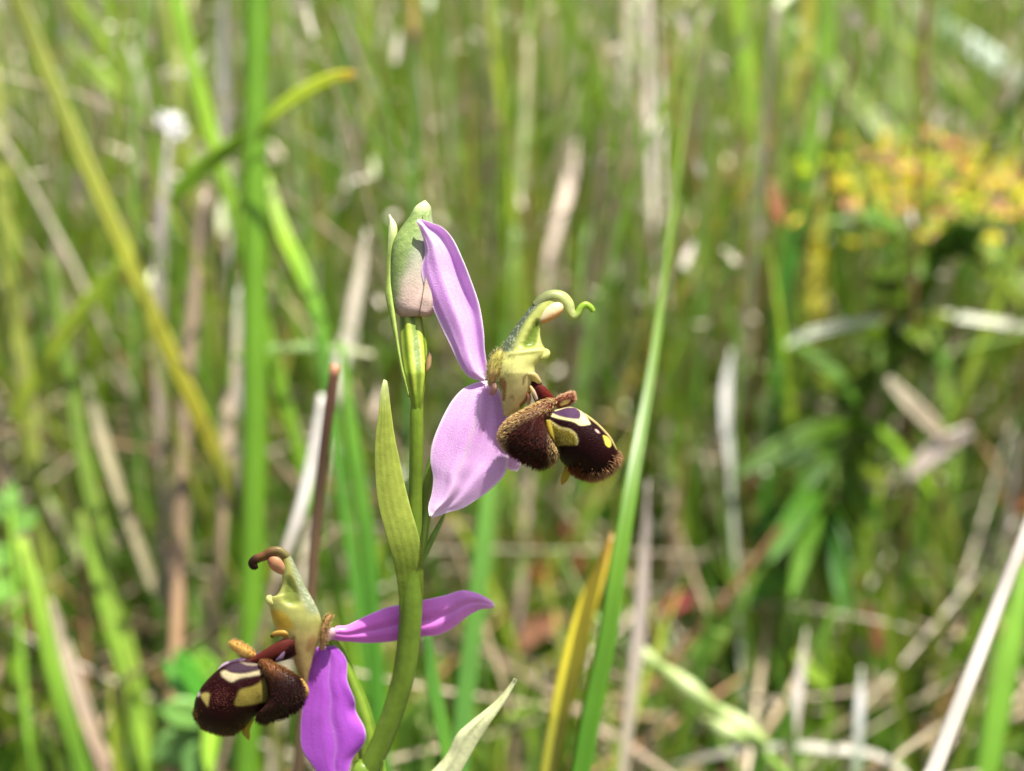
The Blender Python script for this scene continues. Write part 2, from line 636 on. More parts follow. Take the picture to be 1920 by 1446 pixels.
# bract beside the bud
g = sheet([(729, 402), (727, 457), (724, 515), (722, 550), (729, 585), (738, 632), (750, 690), (764, 745)],
          [(731, 402), (745, 428), (738, 470), (735, 520), (736, 555), (742, 597), (754, 680), (770, 745)],
          lambda t, s: -60 + 62 * t - 5 * s ** 2, 50, 15, 3)
part('bract', g, M_GREEN, orchid, green_col(lin('#a3b85a'), lin('#8aa548'), 6, .5, lin('#e0e4b8')), 'narrow pale bract pressed to the bud')
# bract behind the lower petal
g = sheet([(836, 955), (818, 985), (803, 1012), (790, 1048)], [(838, 958), (826, 990), (810, 1025), (793, 1062)], lambda t, s: -30 + 34 * t - 4 * s ** 2, 24, 11, 3)
part('bract', g, M_GREEN, orchid, green_col(lin('#88a845'), lin('#7a9a3a'), 7, .4))
# the pale bract low on the right, reaching back to the stem below the frame
g = sheet([(963, 1272), (953, 1287), (925, 1318), (877, 1357), (854, 1380), (838, 1413), (809, 1446), (760, 1490), (680, 1545)],
          [(967, 1273), (968, 1279), (944, 1321), (919, 1357), (897, 1391), (869, 1440), (838, 1490), (780, 1545), (695, 1600)],
          lambda t, s: 46 - 44 * t ** 1.5 + 9 * (1 - s ** 2) + 6 * np.exp(-((s + .35) / .3) ** 2) + 16 * s, 60, 25, 4)
part('bract', g, M_GREEN, orchid, green_col(lin('#f0f2c2'), lin('#e2e8ac'), 8, .3, lin('#e4e2bc')), 'pale yellowish pointed bract reaching up to the side')
# small tip in front of the stem foot
g = sheet([(719, 1425), (712, 1450), (700, 1500), (672, 1560)], [(721, 1426), (724, 1450), (728, 1500), (700, 1570)], lambda t, s: 26 - 5 * s ** 2, 24, 11, 3)
part('bract', g, M_GREEN, orchid, green_col(lin('#8fb23e'), lin('#86a838'), 9, .4))
# rosette leaves on the ground, below the frame
for k, (ang, ln) in enumerate(((0.4, 5), (1.7, 6), (2.9, 5.2), (4.1, 5.6), (5.3, 5))):
    d = np.array([math.cos(ang), math.sin(ang), 0])
    Pp = np.array([foot + d * ln * q + (0, 0, .25 + 1.6 * math.sin(q * 2.6)) for q in (0, .25, .5, .75, 1)])[::-1]
    V, F, t, s = ribbon(Pp, np.array([.1, 1.0, 1.5, 1.4, .6]), 20, .2, 0, (0, 0, 1), .05)
    mesh_obj('leaf', V, F, M_LEAF, orchid, ramp([(0, '#8aa040'), (1, '#5f8030')], t))

# ---- bud
bud = empty('bud', O(np.array([[770, 592, 0]]))[0], orchid)
BL = [(795, 376), (779, 387), (767, 407), (750, 430), (737, 454), (732, 486), (730, 530), (732, 567), (741, 586), (752, 595)]
BR = [(798, 376), (808, 389), (812, 416), (817, 440), (820, 470), (822, 505), (822, 540), (819, 572), (814, 586), (806, 592)]


def bud_col(V, t, s):
    green, grey, rose = lin('#5f7a3c'), lin('#98a088'), lin('#d0b4aa')
    x, y = V[:, 0], V[:, 1]
    f = sstep(470, 585, y + (x - 745) * .35)
    c = mix(grey, rose, f)
    # green back sepal: along the left flank and the tip
    lim = np.interp(y, [376, 420, 470, 520, 560, 595], [830, 800, 772, 752, 742, 738])
    c = mix(c, mix(green, lin('#8fa45c'), .5 + .5 * vnoise(V, .25, 5)), sstep(15, -12, x - lim + 5 * vnoise(V, .12, 31)))
    c = mix(c, lin('#cdd6a2'), sstep(405, 380, y) * .8)  # sunlit tip painted paler
    c = mix(c, c * .72, sstep(.5, 1, np.sin(x * .8 + y * .10)) * .35 * sstep(440, 500, y))
    c = mix(c, lin('#b07f72'), sstep(575, 594, y) * .35)
    return c


g = loft(BL, BR, [-52], [2, 14, 22, 30, 37, 42, 44, 42, 36, 26], 70, 56, .88)
part('sepal', g, M_BUD, bud, bud_col)
# overlapping right sepal, its edge is the seam
SL = [(792, 404), (795, 440), (797, 480), (798, 510), (795, 535), (791, 560), (788, 580), (787, 594)]
SR = [(806, 396), (815, 440), (822, 480), (824, 515), (823, 545), (820, 572), (815, 586), (806, 594)]
def zseam(t, s):
    z = np.interp(t, [0, .15, .4, .7, .9, 1], [19, 32, 42, 45, 40, 29])
    return z - 48.5 - 13 * sstep(-.2, 1, s) ** 1.5 - 0.5 * (s < -.9)
g = sheet(SL, SR, zseam, 50, 21, 6)
part('sepal', g, M_BUD, bud, lambda V, t, s: mix(bud_col(V, t, s) * 1.02, lin('#8a7a5a'), sstep(-.8, -1, s) * .8))


# ---- flowers
def ovary_behind(P, r, parent):
    g = tube(P, r, 50, 20)
    part('ovary', g, M_STEM, parent, lambda V, t, th: mix(lin('#5c7d22'), lin('#86a03a'), .5 + .5 * np.cos(th * 6)))


def furry(V, tt, k, dark, mid, tip):
    c = mix(dark, mid, sstep(0, .5, tt))
    return mix(c, tip, sstep(.35, .9, tt)) * k[:, None]


# flower one, in focus
f1 = empty('flower', O(np.array([[915, 715, -10]]))[0], orchid)
f1['label'] = 'upper flower facing right with pale pink sepals'
ovary_behind([(777, 1085, -4), (785, 1025, -8), (797, 950, -22), (815, 870, -34), (845, 790, -38), (890, 750, -32), (928, 715, -18)], [13, 15, 14, 14, 14, 13, 9], f1)


def z_up(t, s):
    ridge = -.25 + .25 * t
    z = 9 * np.exp(-((s - ridge) / .38) ** 2) * np.sin(np.clip(t, 0.02, 1) * np.pi) ** .6
    z = z - 10 * np.exp(-((s - ridge - .62) / .33) ** 2) * np.sin(t * np.pi)
    z = z + 7 * sstep(.6, 1, s) * np.sin(t * np.pi) - 8 * sstep(-.6, -1, s)
    return z - 8 + 12 * t + 1.0 * np.sin(t * 21 + s * 3) * np.clip(t * 3, 0, 1)


g = sheet([(906, 716), (878, 706), (861, 684), (846, 652), (829, 617), (808, 570), (794, 530), (790, 503), (796, 478), (795, 454), (788, 432), (781, 417)],
          [(914, 708), (914, 690), (909, 655), (907, 620), (899, 572), (885, 530), (869, 489), (850, 449), (829, 426), (806, 417), (793, 412), (783, 411)],
          z_up, 90, 61, 2.2)
part('sepal', g, M_SEPAL, f1, sepal_col(LILAC, LILAC2, PALE, -.1, .88, 3), 'pink upper sepal standing upright beside the bud')


def z_low(t, s):
    z = 20 * (1 - s ** 2) * np.sin(np.clip(t * 1.05, 0, 1) * np.pi) ** .8
    z = z + 7 * np.exp(-((s + .35 - .25 * t) / .2) ** 2) * sstep(.35, .8, t) + 2.0 * np.sin(t * 9 + s * 4) * (1 - s ** 2)
    z = z - 6 * np.exp(-((s - .25) / .18) ** 2) * np.sin(t * np.pi)
    return z - 20 + 62 * t ** 1.2


g = sheet([(906, 714), (888, 719), (867, 730), (849, 749), (835, 772), (823, 797), (813, 822), (807.5, 845), (807, 868), (812, 896), (809, 926), (803, 950), (805, 968)],
          [(914, 714), (930, 730), (944, 760), (953, 795), (955, 826), (954, 853), (950, 882), (938, 901), (913, 924), (893, 938), (868, 953), (838, 962), (812, 971)],
          z_low, 90, 61, 2.2)
part('sepal', g, M_SEPAL, f1, sepal_col(lin('#f0c6f3'), lin('#e2a4ea'), PALE, -.1, .90, 8), 'broad pink lower sepal hanging from the open flower')
g = sheet([(915, 728), (925, 780), (940, 840), (951, 874), (955, 882)], [(935, 728), (958, 790), (972, 845), (976, 872), (970, 884)], lambda t, s: -34 - 26 * t + 5 * (1 - s ** 2), 40, 15, 2)
part('sepal', g, M_SEPAL, f1, sepal_col(LILAC, LILAC2, PALE, 0, .9, 5))

# small furry side petal
g = loft([(937, 654), (923, 666), (915, 684), (913, 704), (917, 722)], [(941, 655), (945, 668), (940, 690), (933, 708), (923, 724)], [22], [2, 7, 9, 8, 3], 24, 16)
part('petal', g, M_BODY, f1, lambda V, t, s: mix(lin('#b9b257'), lin('#c99a72'), sstep(.35, 1, t)))
hairs('petal_hair', g, f1, 420, 8, .42, np.array([-.3, -.5, .2]), lambda V, tt, k: mix(lin('#b0a060'), lin('#ece0b8'), tt) * k[:, None], seed=5)
g = tube([(921, 712, 18), (926, 728, 20), (921, 740, 14)], [5, 7, 3], 14, 12)
part('petal', g, M_BODY, f1, lambda V, t, s: mix(lin('#dcb6a4'), lin('#c98f86'), t))


COL_L = [(945, 782), (942, 758), (939, 735), (934, 710), (931, 688), (934, 668), (941, 650), (952, 632), (966, 612), (980, 593), (994, 576), (1008, 562), (1022, 552), (1036, 547)]
COL_R = [(968, 774), (988, 752), (998, 728), (1003, 704), (1004, 686), (1016, 672), (1026, 662), (1017, 645), (1013, 628), (1014, 614), (1019, 604), (1026, 596), (1036, 586), (1048, 568)]
HOLLOW1 = [(978, 652), (990, 628), (1002, 606), (1010, 598), (1010, 618), (1006, 640), (1002, 652)]


def body1_col(V, t, s):
    x, y = V[:, 0], V[:, 1]
    c = mix(lin('#dcdc86'), lin('#e4d294'), sstep(670, 740, y))
    line = y - (661 - (x - 945) * .12)
    up = sstep(3, -3, line)
    c = mix(c, lin('#bec66a'), up)
    c = mix(c, lin('#768c30'), soft(V, HOLLOW1, 3) * up)  # shade in the hollow, painted as darker green
    c = mix(c, lin('#cfcf80'), np.exp(-(line / 2.5) ** 2) * .6 * (x > 948))
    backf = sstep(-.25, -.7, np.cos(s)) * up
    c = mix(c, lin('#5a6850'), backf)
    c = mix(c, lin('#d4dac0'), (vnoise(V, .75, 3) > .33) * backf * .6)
    red = lin('#8c4526')
    streak = soft(V, [(933, 712), (943, 708), (950, 716), (949, 735), (947, 752), (941, 752), (943, 735), (936, 722)])
    c = mix(c, red, streak * .75)
    loop = soft(V, [(955, 748), (958, 740), (964, 742), (965, 752), (962, 752), (961, 745), (958, 750)])
    c = mix(c, lin('#9a6a38'), loop * .6)
    c = mix(c, red * 1.15, soft(V, [(973, 760), (980, 752), (992, 738), (996, 744), (988, 756), (976, 768)]) * .8)
    arc = soft(V, [(979, 712), (983, 704), (990, 700), (998, 699), (998, 702), (990, 703), (985, 708), (983, 722), (980, 722)])
    c = mix(c, lin('#7a5030'), arc * .8)
    return mix(c, c * .86, (.5 + .5 * vnoise(V, .12, 9)) * .4)


g = loft(COL_L, COL_R, [12, 10, 8, 6], [8, 18, 24, 27, 28, 26, 22, 18, 16, 14, 13, 12, 10, 7], 110, 64)
V, F, t, th = g
fr = sstep(0, .5, np.sin(th))
line = V[:, 1] - (661 - (V[:, 0] - 945) * .12)
V[:, 2] -= fr * 9 * soft(V, HOLLOW1, 5) * sstep(4, -6, line)
V[:, 2] += fr * 4 * np.exp(-((line - 3) / 5) ** 2) * sstep(945, 960, V[:, 0])
g = (V, F, t, th)
part('column', g, M_BODY, f1, body1_col)
hairs('downy_hair', g, f1, 500, 4.5, .3, np.array([0, -.2, .1]), lambda V, tt, k: mix(lin('#c2c47c'), lin('#f4efc8'), tt) * k[:, None], seed=6, keep=lambda p: (p[:, 2] > 6) * (p[:, 0] < 966) * (p[:, 1] > 640) * 1.0)
g = tube([(1012, 673, 16), (1020, 668, 16), (1025, 662, 14), (1021, 656, 11)], [4, 7, 7, 4], 20, 14)
part('rostellum', g, M_BODY, f1, lambda V, t, s: lin('#cdcf7c') + 0 * V)
# hood drawn out into a curled beak
g = tube([(1004, 575, 6), (1018, 562, 7), (1034, 555, 7), (1052, 558, 6), (1064, 570, 6), (1069, 584, 7), (1075, 593, 8), (1083, 588, 9), (1089, 577, 9), (1098, 571, 8), (1107, 576, 7), (1113, 584, 6)],
         [10, 11, 11.5, 12.5, 12, 10, 8, 6.8, 6.3, 6, 5.8, 4.6], 90, 18)
part('beak', g, M_BODY, f1, lambda V, t, s: mix(mix(lin('#848c5c'), lin('#bcc47c'), sstep(.05, .35, t)), lin('#98b83e'), sstep(.5, .75, t)))
# anther
g = tube([(1010, 603, 10), (1019, 598, 13), (1032, 587, 14), (1046, 577, 13), (1055, 571, 9)], [4, 9, 13, 12, 5], 30, 20, .8)
part('anther', g, M_BODY, f1, lambda V, t, s: mix(lin('#efe0b4'), lin('#d79a52'), sstep(-4, 12, (V[:, 1] - 587) + (V[:, 0] - 1035) * .55)))

# throat: cream tooth, dark red mouth
g = tube([(984, 712, 26), (990, 703, 28), (1000, 704, 27), (1008, 713, 24), (1014, 720, 20)], [2.5, 4.5, 6.5, 6, 3.5], 24, 14)
part('tooth', g, M_BODY, f1, lambda V, t, s: mix(mix(lin('#cdbf80'), lin('#6a4a2a'), sstep(.3, 0, t)), lin('#3a1a14'), sstep(.86, 1, t)))
g = loft([(991, 714), (995, 732), (1001, 750), (1010, 762)], [(1010, 717), (1026, 729), (1040, 746), (1044, 758)], [20], [4, 10, 11, 5], 26, 18)
part('throat', g, M_LIP, f1, lambda V, t, s: mix(lin('#541711'), lin('#300b09'), sstep(.5, -.2, np.cos(s)) * .8))
g = tube([(994, 724, 28), (1000, 735, 30), (1007, 750, 28)], [2.5, 4, 3], 14, 10)
part('throat_lobe', g, M_BODY, f1, lambda V, t, s: mix(lin('#d8b878'), lin('#e8d8c0'), t))
g = tube([(988, 736, 24), (992, 746, 26), (990, 758, 22)], [3, 4, 3], 14, 10)
part('throat_lobe', g, M_BODY, f1, lambda V, t, s: mix(lin('#b0481e'), lin('#e0c8a8'), t))


# lip mid-lobe
def Z4(L):
    return [(900 + x / 6.025, 680 + y / 6.025) for x, y in L]


def lip1_col(V, t, s):
    dark, cream, yel = lin('#1d0507'), lin('#cdc38c'), lin('#9c8b2a')
    c = np.repeat(dark[None], len(V), 0)
    front = (V[:, 2] > 10) * 1.0
    c = mix(c, yel, front * soft(V, Z4([(690, 560), (740, 620), (800, 665), (900, 735), (1010, 755), (1075, 800), (1102, 880), (1090, 932), (1000, 930), (890, 935), (840, 1000), (700, 950), (640, 700)]), 2.6))
    rim = soft(V, Z4([(740, 610), (800, 655), (905, 725), (1015, 745), (1085, 795), (1112, 880), (1100, 935), (1085, 930), (1090, 880), (1062, 812), (1005, 775), (895, 755), (790, 685), (735, 640)]))
    c = mix(c, cream, front * rim * .6)
    c = mix(c, cream, front * soft(V, Z4([(770, 575), (850, 530), (950, 505), (1020, 495), (1110, 528), (1180, 575), (1222, 640), (1252, 698), (1200, 708), (1130, 714), (1060, 668), (900, 638), (780, 604)])))
    c = mix(c, lin('#432c46'), front * soft(V, Z4([(812, 556), (880, 540), (980, 506), (1070, 508), (1130, 548), (1142, 596), (1124, 642), (1040, 634), (960, 622), (880, 600), (830, 578)])))
    c = mix(c, lin('#cdbb4a'), front * soft(V, Z4([(1385, 815), (1440, 838), (1482, 890), (1482, 945), (1455, 962), (1418, 930), (1402, 870)])))
    c = mix(c, lin('#caa79a'), front * soft(V, Z4([(1305, 745), (1340, 775), (1356, 800), (1330, 795), (1300, 765)])))
    c = mix(c, lin('#b7a56a'), soft(V, Z4([(1190, 560), (1350, 690), (1480, 835), (1560, 990), (1540, 985), (1465, 850), (1340, 712), (1180, 590)])) * .75)
    c = mix(c, lin('#7a4a1e'), sstep(10, -6, V[:, 2]) * .5)
    return c


g1 = loft(Z4([(660, 640), (760, 560), (900, 520), (1040, 500), (1180, 566), (1350, 696), (1480, 838), (1545, 970), (1562, 1080), (1535, 1170)]),
          Z4([(640, 700), (680, 850), (770, 940), (862, 985), (888, 1060), (935, 1135), (1050, 1215), (1180, 1290), (1340, 1288), (1490, 1215)]),
          [14, 16, 18, 20, 22, 22, 22, 22, 20, 18], [4, 20, 30, 37, 42, 45, 44, 40, 30, 10], 150, 140)
part('lip', g1, M_LIP, f1, lip1_col)
rimline = np.array(Z4([(1050, 1215), (1200, 1285), (1350, 1292), (1500, 1200), (1560, 1090)]))
rimpts = cr(rimline, 60)


def near_rim(p):
    d = np.min(np.linalg.norm(p[:, None, :2] - rimpts[None], axis=2), 1)
    return np.exp(-(d / 9) ** 2)


hairs('lip_fringe', g1, f1, 1500, 11, .55, np.array([.15, .35, .1]),
      lambda V, tt, k: furry(V, tt, k, lin('#3a1710'), lin('#8a4a24'), mix(lin('#8a4a24'), lin('#f4cc94'), sstep(1085, 1125, V[:, 0]))), keep=near_rim, seed=8)  # sunlight on the right of the fringe is painted as golden tips
cen1 = np.array(Z4([(980, 850)])[0])
hairs('lip_down', g1, f1, 900, 4.5, .32, np.array([.1, .2, .4]), lambda V, tt, k: mix(lin('#a8962e'), lin('#e6dc90'), tt) * k[:, None], seed=9,
      keep=lambda p: inside(p, Z4([(700, 620), (800, 665), (900, 735), (1010, 755), (1075, 800), (1102, 880), (1090, 932), (890, 935), (800, 900)])) * (p[:, 2] > 10) * 1.0)
# yellow tail turned under the lip
g = loft(Z4([(900, 1100), (950, 1180), (925, 1260), (915, 1330), (918, 1378)]), Z4([(1010, 1130), (1060, 1220), (1010, 1290), (985, 1335), (935, 1380)]), [4], [6, 8, 6, 5, 2], 24, 16)
part('appendage', g, M_BODY, f1, lambda V, t, s: mix(lin('#c9bb3c'), lin('#bda02c'), t))

# near side lobe, a furry cone
LB_L = Z4([(862, 405), (760, 415), (650, 460), (520, 525), (380, 600), (290, 680), (235, 770), (222, 860), (260, 925), (335, 1000), (420, 1065), (480, 1110)])
LB_R = Z4([(872, 430), (850, 490), (800, 560), (745, 620), (735, 690), (765, 780), (810, 870), (862, 960), (876, 1040), (850, 1105), (770, 1165), (650, 1196)])
gl = loft(LB_L, LB_R, [26, 30, 36, 42, 46, 48, 50, 50, 48, 44, 38, 32], [3, 9, 14, 20, 26, 30, 33, 34, 32, 27, 18, 6], 80, 60)


def lobe1_col(V, t, s):
    c = mix(lin('#5a2016'), lin('#180706'), sstep(.1, .6, t))
    return c


part('side_lobe', gl, M_LOBE, f1, lobe1_col)
apex1 = np.array([*Z4([(900, 400)])[0], 20])


def flow1(p):
    d = p - apex1
    d = d / (np.linalg.norm(d) + 1e-6)
    return d * 2.3


def lobehair1(V, tt, k):
    x, y = V[:, 0], V[:, 1]
    up = sstep(22, 0, (y - np.interp(x, [935, 950, 980, 1010, 1045], [820, 790, 768, 752, 745])) - 10)
    left = sstep(960, 938, x)
    right = sstep(1022, 1036, x) * sstep(780, 810, y) * .7
    sun_gold = np.clip(up + left + right, 0, 1)  # sunlit rim of the lobe, painted into the hair colour
    dark, mid = lin('#200a07'), lin('#4c1d14')
    red = sstep(990, 1035, x) * sstep(800, 765, y)
    tip = mix(mix(lin('#6a3224'), lin('#a04c34'), red), lin('#f2d698'), sun_gold)
    return furry(V, tt, k, dark, mix(mid, lin('#e0b060'), sun_gold), mix(tip, lin('#ffe8b4'), sun_gold))


hairs('side_lobe_fur', gl, f1, 4800, 9, .55, flow1, lobehair1, seed=10, droop=.5)
# inner yellow flank beside the lobe
g = loft(Z4([(735, 640), (745, 740), (770, 830), (800, 920)]), Z4([(800, 660), (840, 770), (858, 880), (866, 990)]), [44], [4, 9, 10, 4], 24, 18)
part('lobe_flank', g, M_BODY, f1, lambda V, t, s: mix(lin('#b8a23a'), lin('#4a2c12'), soft(V, Z4([(780, 810), (830, 850), (870, 960), (860, 1010), (810, 900)]))))
# far side lobe: short cup
gf = loft(Z4([(855, 440), (900, 400), (970, 372), (1030, 352), (1058, 362)]), Z4([(862, 500), (905, 505), (980, 480), (1045, 440), (1062, 400)]), [14], [5, 9, 10, 9, 3], 34, 22)
part('side_lobe', gf, M_LOBE, f1, lambda V, t, s: mix(lin('#7a2c1c'), lin('#d2b26e'), soft(V, Z4([(900, 455), (960, 425), (1010, 410), (1030, 425), (985, 475), (910, 492)])) * (V[:, 2] > 14)), 'short far side lobe with a cream hollow')
hairs('side_lobe_fur', gf, f1, 900, 7, .42, np.array([.5, -.45, 0]), lambda V, tt, k: furry(V, tt, k, lin('#6a2618'), lin('#a8583a'), lin('#efc8a0')), seed=12,
      keep=lambda p: 1.0 - .97 * inside(p, Z4([(895, 460), (960, 428), (1020, 410), (1030, 428), (985, 480), (905, 495)])) * (p[:, 2] > 14))

# ---- flower two, lower, facing the other way and a little out of focus
f2 = empty('flower', O(np.array([[612, 1195, -10]]))[0], orchid)
f2['label'] = 'lower flower facing left with violet sepals and a withered brown beak'
ovary_behind([(612, 1192, -22), (632, 1232, -34), (662, 1300, -38), (678, 1345, -34), (690, 1400, -27), (692, 1460, -14), (680, 1505, -10)], [14, 18, 20, 21, 20, 17, 12], f2)


def z_side(t, s):
    return -8 - 52 * t + 12 * (1 - s ** 2) - 8 * np.exp(-((s - .1) / .25) ** 2) * np.sin(t * np.pi) + 3 * np.sin(t * 12 + s * 2) * t


g = sheet([(618, 1184), (633, 1174), (652, 1172), (686, 1155), (722, 1140), (748, 1134), (798, 1124), (835, 1116), (866, 1107), (894, 1112), (918, 1124), (927, 1132)],
          [(617, 1196), (630, 1201), (658, 1204), (697, 1206), (742, 1202), (793, 1194), (821, 1191), (849, 1178), (877, 1156), (902, 1143), (922, 1141), (928, 1137)],
          z_side, 80, 41, 2.2)
part('sepal', g, M_SEPAL2, f2, sepal_col(lin('#ec90ea'), lin('#e072de'), lin('#f8e4f6'), .2, .93, 4, 1.0, 0.0), 'magenta sepal pointing sideways behind the stem')


def z_low2(t, s):
    z = 10 * (1 - s ** 2) * np.sin(t * np.pi) - 3.5 * np.exp(-((s - .05) / .2) ** 2) * np.sin(t * np.pi) ** .7
    z = z + 6 * np.sin(t * 22) * sstep(.55, 1, s) * np.sin(t * np.pi)
    return z - 18 + 44 * t


g = sheet([(606, 1206), (590, 1220), (581, 1255), (575, 1290), (567, 1326), (563, 1372), (566, 1405), (582, 1430), (602, 1456), (630, 1476)],
          [(616, 1206), (631, 1213), (650, 1239), (651, 1275), (665, 1312), (668, 1335), (684, 1366), (684, 1392), (662, 1422), (652, 1450), (634, 1476)],
          z_low2, 80, 45, 2.2)
part('sepal', g, M_SEPAL2, f2, sepal_col(lin('#c468dc'), lin('#ae50ca'), lin('#e8ccee'), 0.06, .95, 6, 0.0, 0.0), 'violet wavy sepal hanging at the lower edge')
g = sheet([(560, 1215), (500, 1220), (450, 1234), (420, 1244), (409, 1254)], [(565, 1235), (505, 1240), (455, 1250), (425, 1262), (411, 1258)], lambda t, s: -34 - 8 * t, 36, 11, 2)
part('sepal', g, M_SEPAL, f2, sepal_col(LILAC, LILAC2, PALE, 0, .9, 5))

g = tube([(603, 1218, 10), (606, 1198, 14), (609, 1178, 14), (614, 1162, 11), (622, 1153, 7)], [4, 6, 6, 5, 3], 24, 12)
part('petal', g, M_LOBE, f2, lambda V, t, s: mix(lin('#c79a6a'), lin('#8a6a3a'), t))
hairs('petal_hair', g, f2, 420, 8, .45, np.array([.2, -.6, 0]), lambda V, tt, k: mix(lin('#8a6a38'), lin('#d8bc84'), tt) * k[:, None], seed=15)
g = tube([(612, 1200, 6), (620, 1188, 8), (626, 1180, 4)], [6, 9, 5], 14, 12)
part('petal', g, M_BODY, f2, lambda V, t, s: mix(lin('#e6c8cc'), lin('#dcb4c4'), t))


COL2_R = [(574, 1280), (582, 1255), (588, 1230), (597, 1205), (602, 1180), (602, 1160), (594, 1138), (582, 1116), (572, 1098), (562, 1078), (553, 1058), (545, 1042), (536, 1034)]
COL2_L = [(566, 1276), (554, 1250), (546, 1225), (532, 1200), (518, 1180), (510, 1158), (504, 1132), (503, 1120), (518, 1117), (528, 1100), (529, 1080), (530, 1062), (527, 1046)]
HOLLOW2 = [(530, 1128), (534, 1104), (540, 1080), (548, 1090), (558, 1112), (562, 1132), (548, 1136)]


def body2_col(V, t, s):
    x, y = V[:, 0], V[:, 1]
    c = mix(lin('#c6c874'), lin('#d4ba7c'), sstep(1150, 1215, y))
    c = mix(c, lin('#dcb23a'), soft(V, [(506, 1140), (530, 1146), (546, 1162), (550, 1182), (530, 1182), (512, 1168)], 5) * .85)
    c = mix(c, lin('#7f9636'), soft(V, HOLLOW2, 4) * .7)  # recess shading put into the colour of the hollow
    backf = sstep(.3, .75, np.cos(s)) * sstep(1165, 1140, y)
    c = mix(c, lin('#a2ac86'), backf)
    c = mix(c, lin('#e4e8d4'), (vnoise(V, .6, 3) > .25) * backf * .6)
    c = mix(c, lin('#8a5a34'), soft(V, [(546, 1196), (552, 1190), (554, 1200), (548, 1222), (542, 1236), (538, 1228), (546, 1210)]) * .8)
    c = mix(c, lin('#a8744c'), soft(V, [(578, 1196), (590, 1190), (596, 1204), (580, 1224), (572, 1222)], 3) * .6)
    c = mix(c, lin('#4a4a20'), soft(V, [(505, 1129), (509, 1127), (511, 1131), (508, 1135)]) * .8)
    return mix(c, c * .85, (.5 + .5 * vnoise(V, .12, 9)) * .5)


V, F, t, th = loft(COL2_L, COL2_R, [6, 6, 5, 5], [6, 13, 18, 22, 24, 25, 22, 19, 17, 15, 13, 11, 7], 100, 60)
fr = sstep(0, .5, np.sin(th))
V[:, 2] -= fr * 7 * soft(V, HOLLOW2, 5)
part('column', (V, F, t, th), M_BODY, f2, body2_col)
g = tube([(512, 1134, 15), (506, 1129, 15), (504, 1122, 12), (508, 1118, 8)], [4, 6.5, 6, 3], 20, 14)
part('rostellum', g, M_BODY, f2, lambda V, t, s: lin('#cfcf86') + 0 * V)
g = tube([(540, 1052, 5), (534, 1042, 7), (522, 1034, 8), (508, 1036, 8), (497, 1042, 7), (486, 1046, 8), (478, 1050, 9), (473, 1056, 10), (476, 1062, 10), (483, 1061, 9)],
         [8, 9, 9, 9.5, 9, 8.5, 8.5, 8, 7, 5], 70, 16)
part('beak', g, M_BODY, f2, lambda V, t, s: mix(mix(lin('#8a8050'), lin('#7a5536'), sstep(.15, .4, t)), lin('#2c1610'), sstep(.5, .75, t)), 'withered dark brown curled beak')
g = tube([(534, 1076, 9), (527, 1068, 11), (518, 1058, 12), (509, 1050, 10), (503, 1046, 7)], [4, 10, 13, 10, 4], 26, 18, .8)
part('anther', g, M_BODY, f2, lambda V, t, s: mix(lin('#d9a982'), lin('#b98058'), t))
# mouth of the lip
g = loft([(550, 1196), (530, 1199), (512, 1208), (490, 1222), (468, 1236), (455, 1243)], [(556, 1228), (536, 1238), (515, 1242), (495, 1244), (475, 1246), (457, 1246)], [20], [8, 13, 13, 11, 7, 3], 40, 26)
part('throat', g, M_LIP, f2, lambda V, t, s: mix(lin('#50201a'), lin('#240c0c'), soft(V, [(512, 1232), (530, 1226), (548, 1206), (556, 1215), (540, 1245), (510, 1245)])))
g = tube([(508, 1194, 18), (518, 1188, 22), (534, 1188, 22), (546, 1194, 18)], [3.5, 5, 6, 4], 24, 14)
part('tooth', g, M_BODY, f2, lambda V, t, s: mix(lin('#4a2a14'), lin('#c09c48'), sstep(0, .3, t)))
g = tube([(533, 1222, 30), (526, 1234, 31), (518, 1240, 28)], [3, 5, 3], 14, 10)
part('throat_lobe', g, M_LIP, f2, lambda V, t, s: lin('#6a5468') + 0 * V)


def Z8(L):
    return [(340 + x / 6.025, 1160 + y / 6.025) for x, y in L]


def soft2(V, poly):
    return soft(V, poly, 2.4, 3)


def lip2_col(V, t, s):
    dark, cream, yel = lin('#220709'), lin('#a39876'), lin('#807435')
    c = np.repeat(dark[None], len(V), 0)
    front = (V[:, 2] > 8) * 1.0
    c = mix(c, cream, front * soft2(V, Z8([(440, 600), (500, 580), (560, 615), (700, 625), (840, 595), (920, 560), (1000, 560), (940, 625), (800, 650), (680, 670), (620, 690), (575, 722), (520, 700), (455, 650)])))
    c = mix(c, lin('#33222f'), front * soft2(V, Z8([(490, 545), (600, 500), (700, 480), (900, 500), (890, 575), (740, 600), (640, 615), (540, 590)])))
    c = mix(c, cream, front * soft2(V, Z8([(640, 470), (720, 505), (840, 515), (900, 490), (900, 505), (830, 530), (720, 520)])) * .7)
    c = mix(c, yel, front * soft2(V, Z8([(930, 650), (890, 725), (800, 770), (700, 790), (650, 815), (632, 870), (606, 925), (598, 972), (630, 992), (720, 985), (830, 968), (900, 950), (980, 945), (1100, 900), (1100, 640)])  ))
    c = mix(c, lin('#2a1c0c'), front * soft2(V, Z8([(895, 850), (870, 880), (855, 910), (865, 908), (885, 885)])))
    c = mix(c, lin('#a39552'), front * soft2(V, Z8([(212, 858), (260, 836), (318, 838), (318, 880), (308, 940), (300, 1005), (270, 960), (240, 915)])))
    c = mix(c, lin('#c8bcb0'), front * soft2(V, Z8([(180, 830), (205, 815), (210, 870), (180, 890)])))
    c = mix(c, lin('#6a4a1e'), sstep(6, -8, V[:, 2]) * .6)
    return c


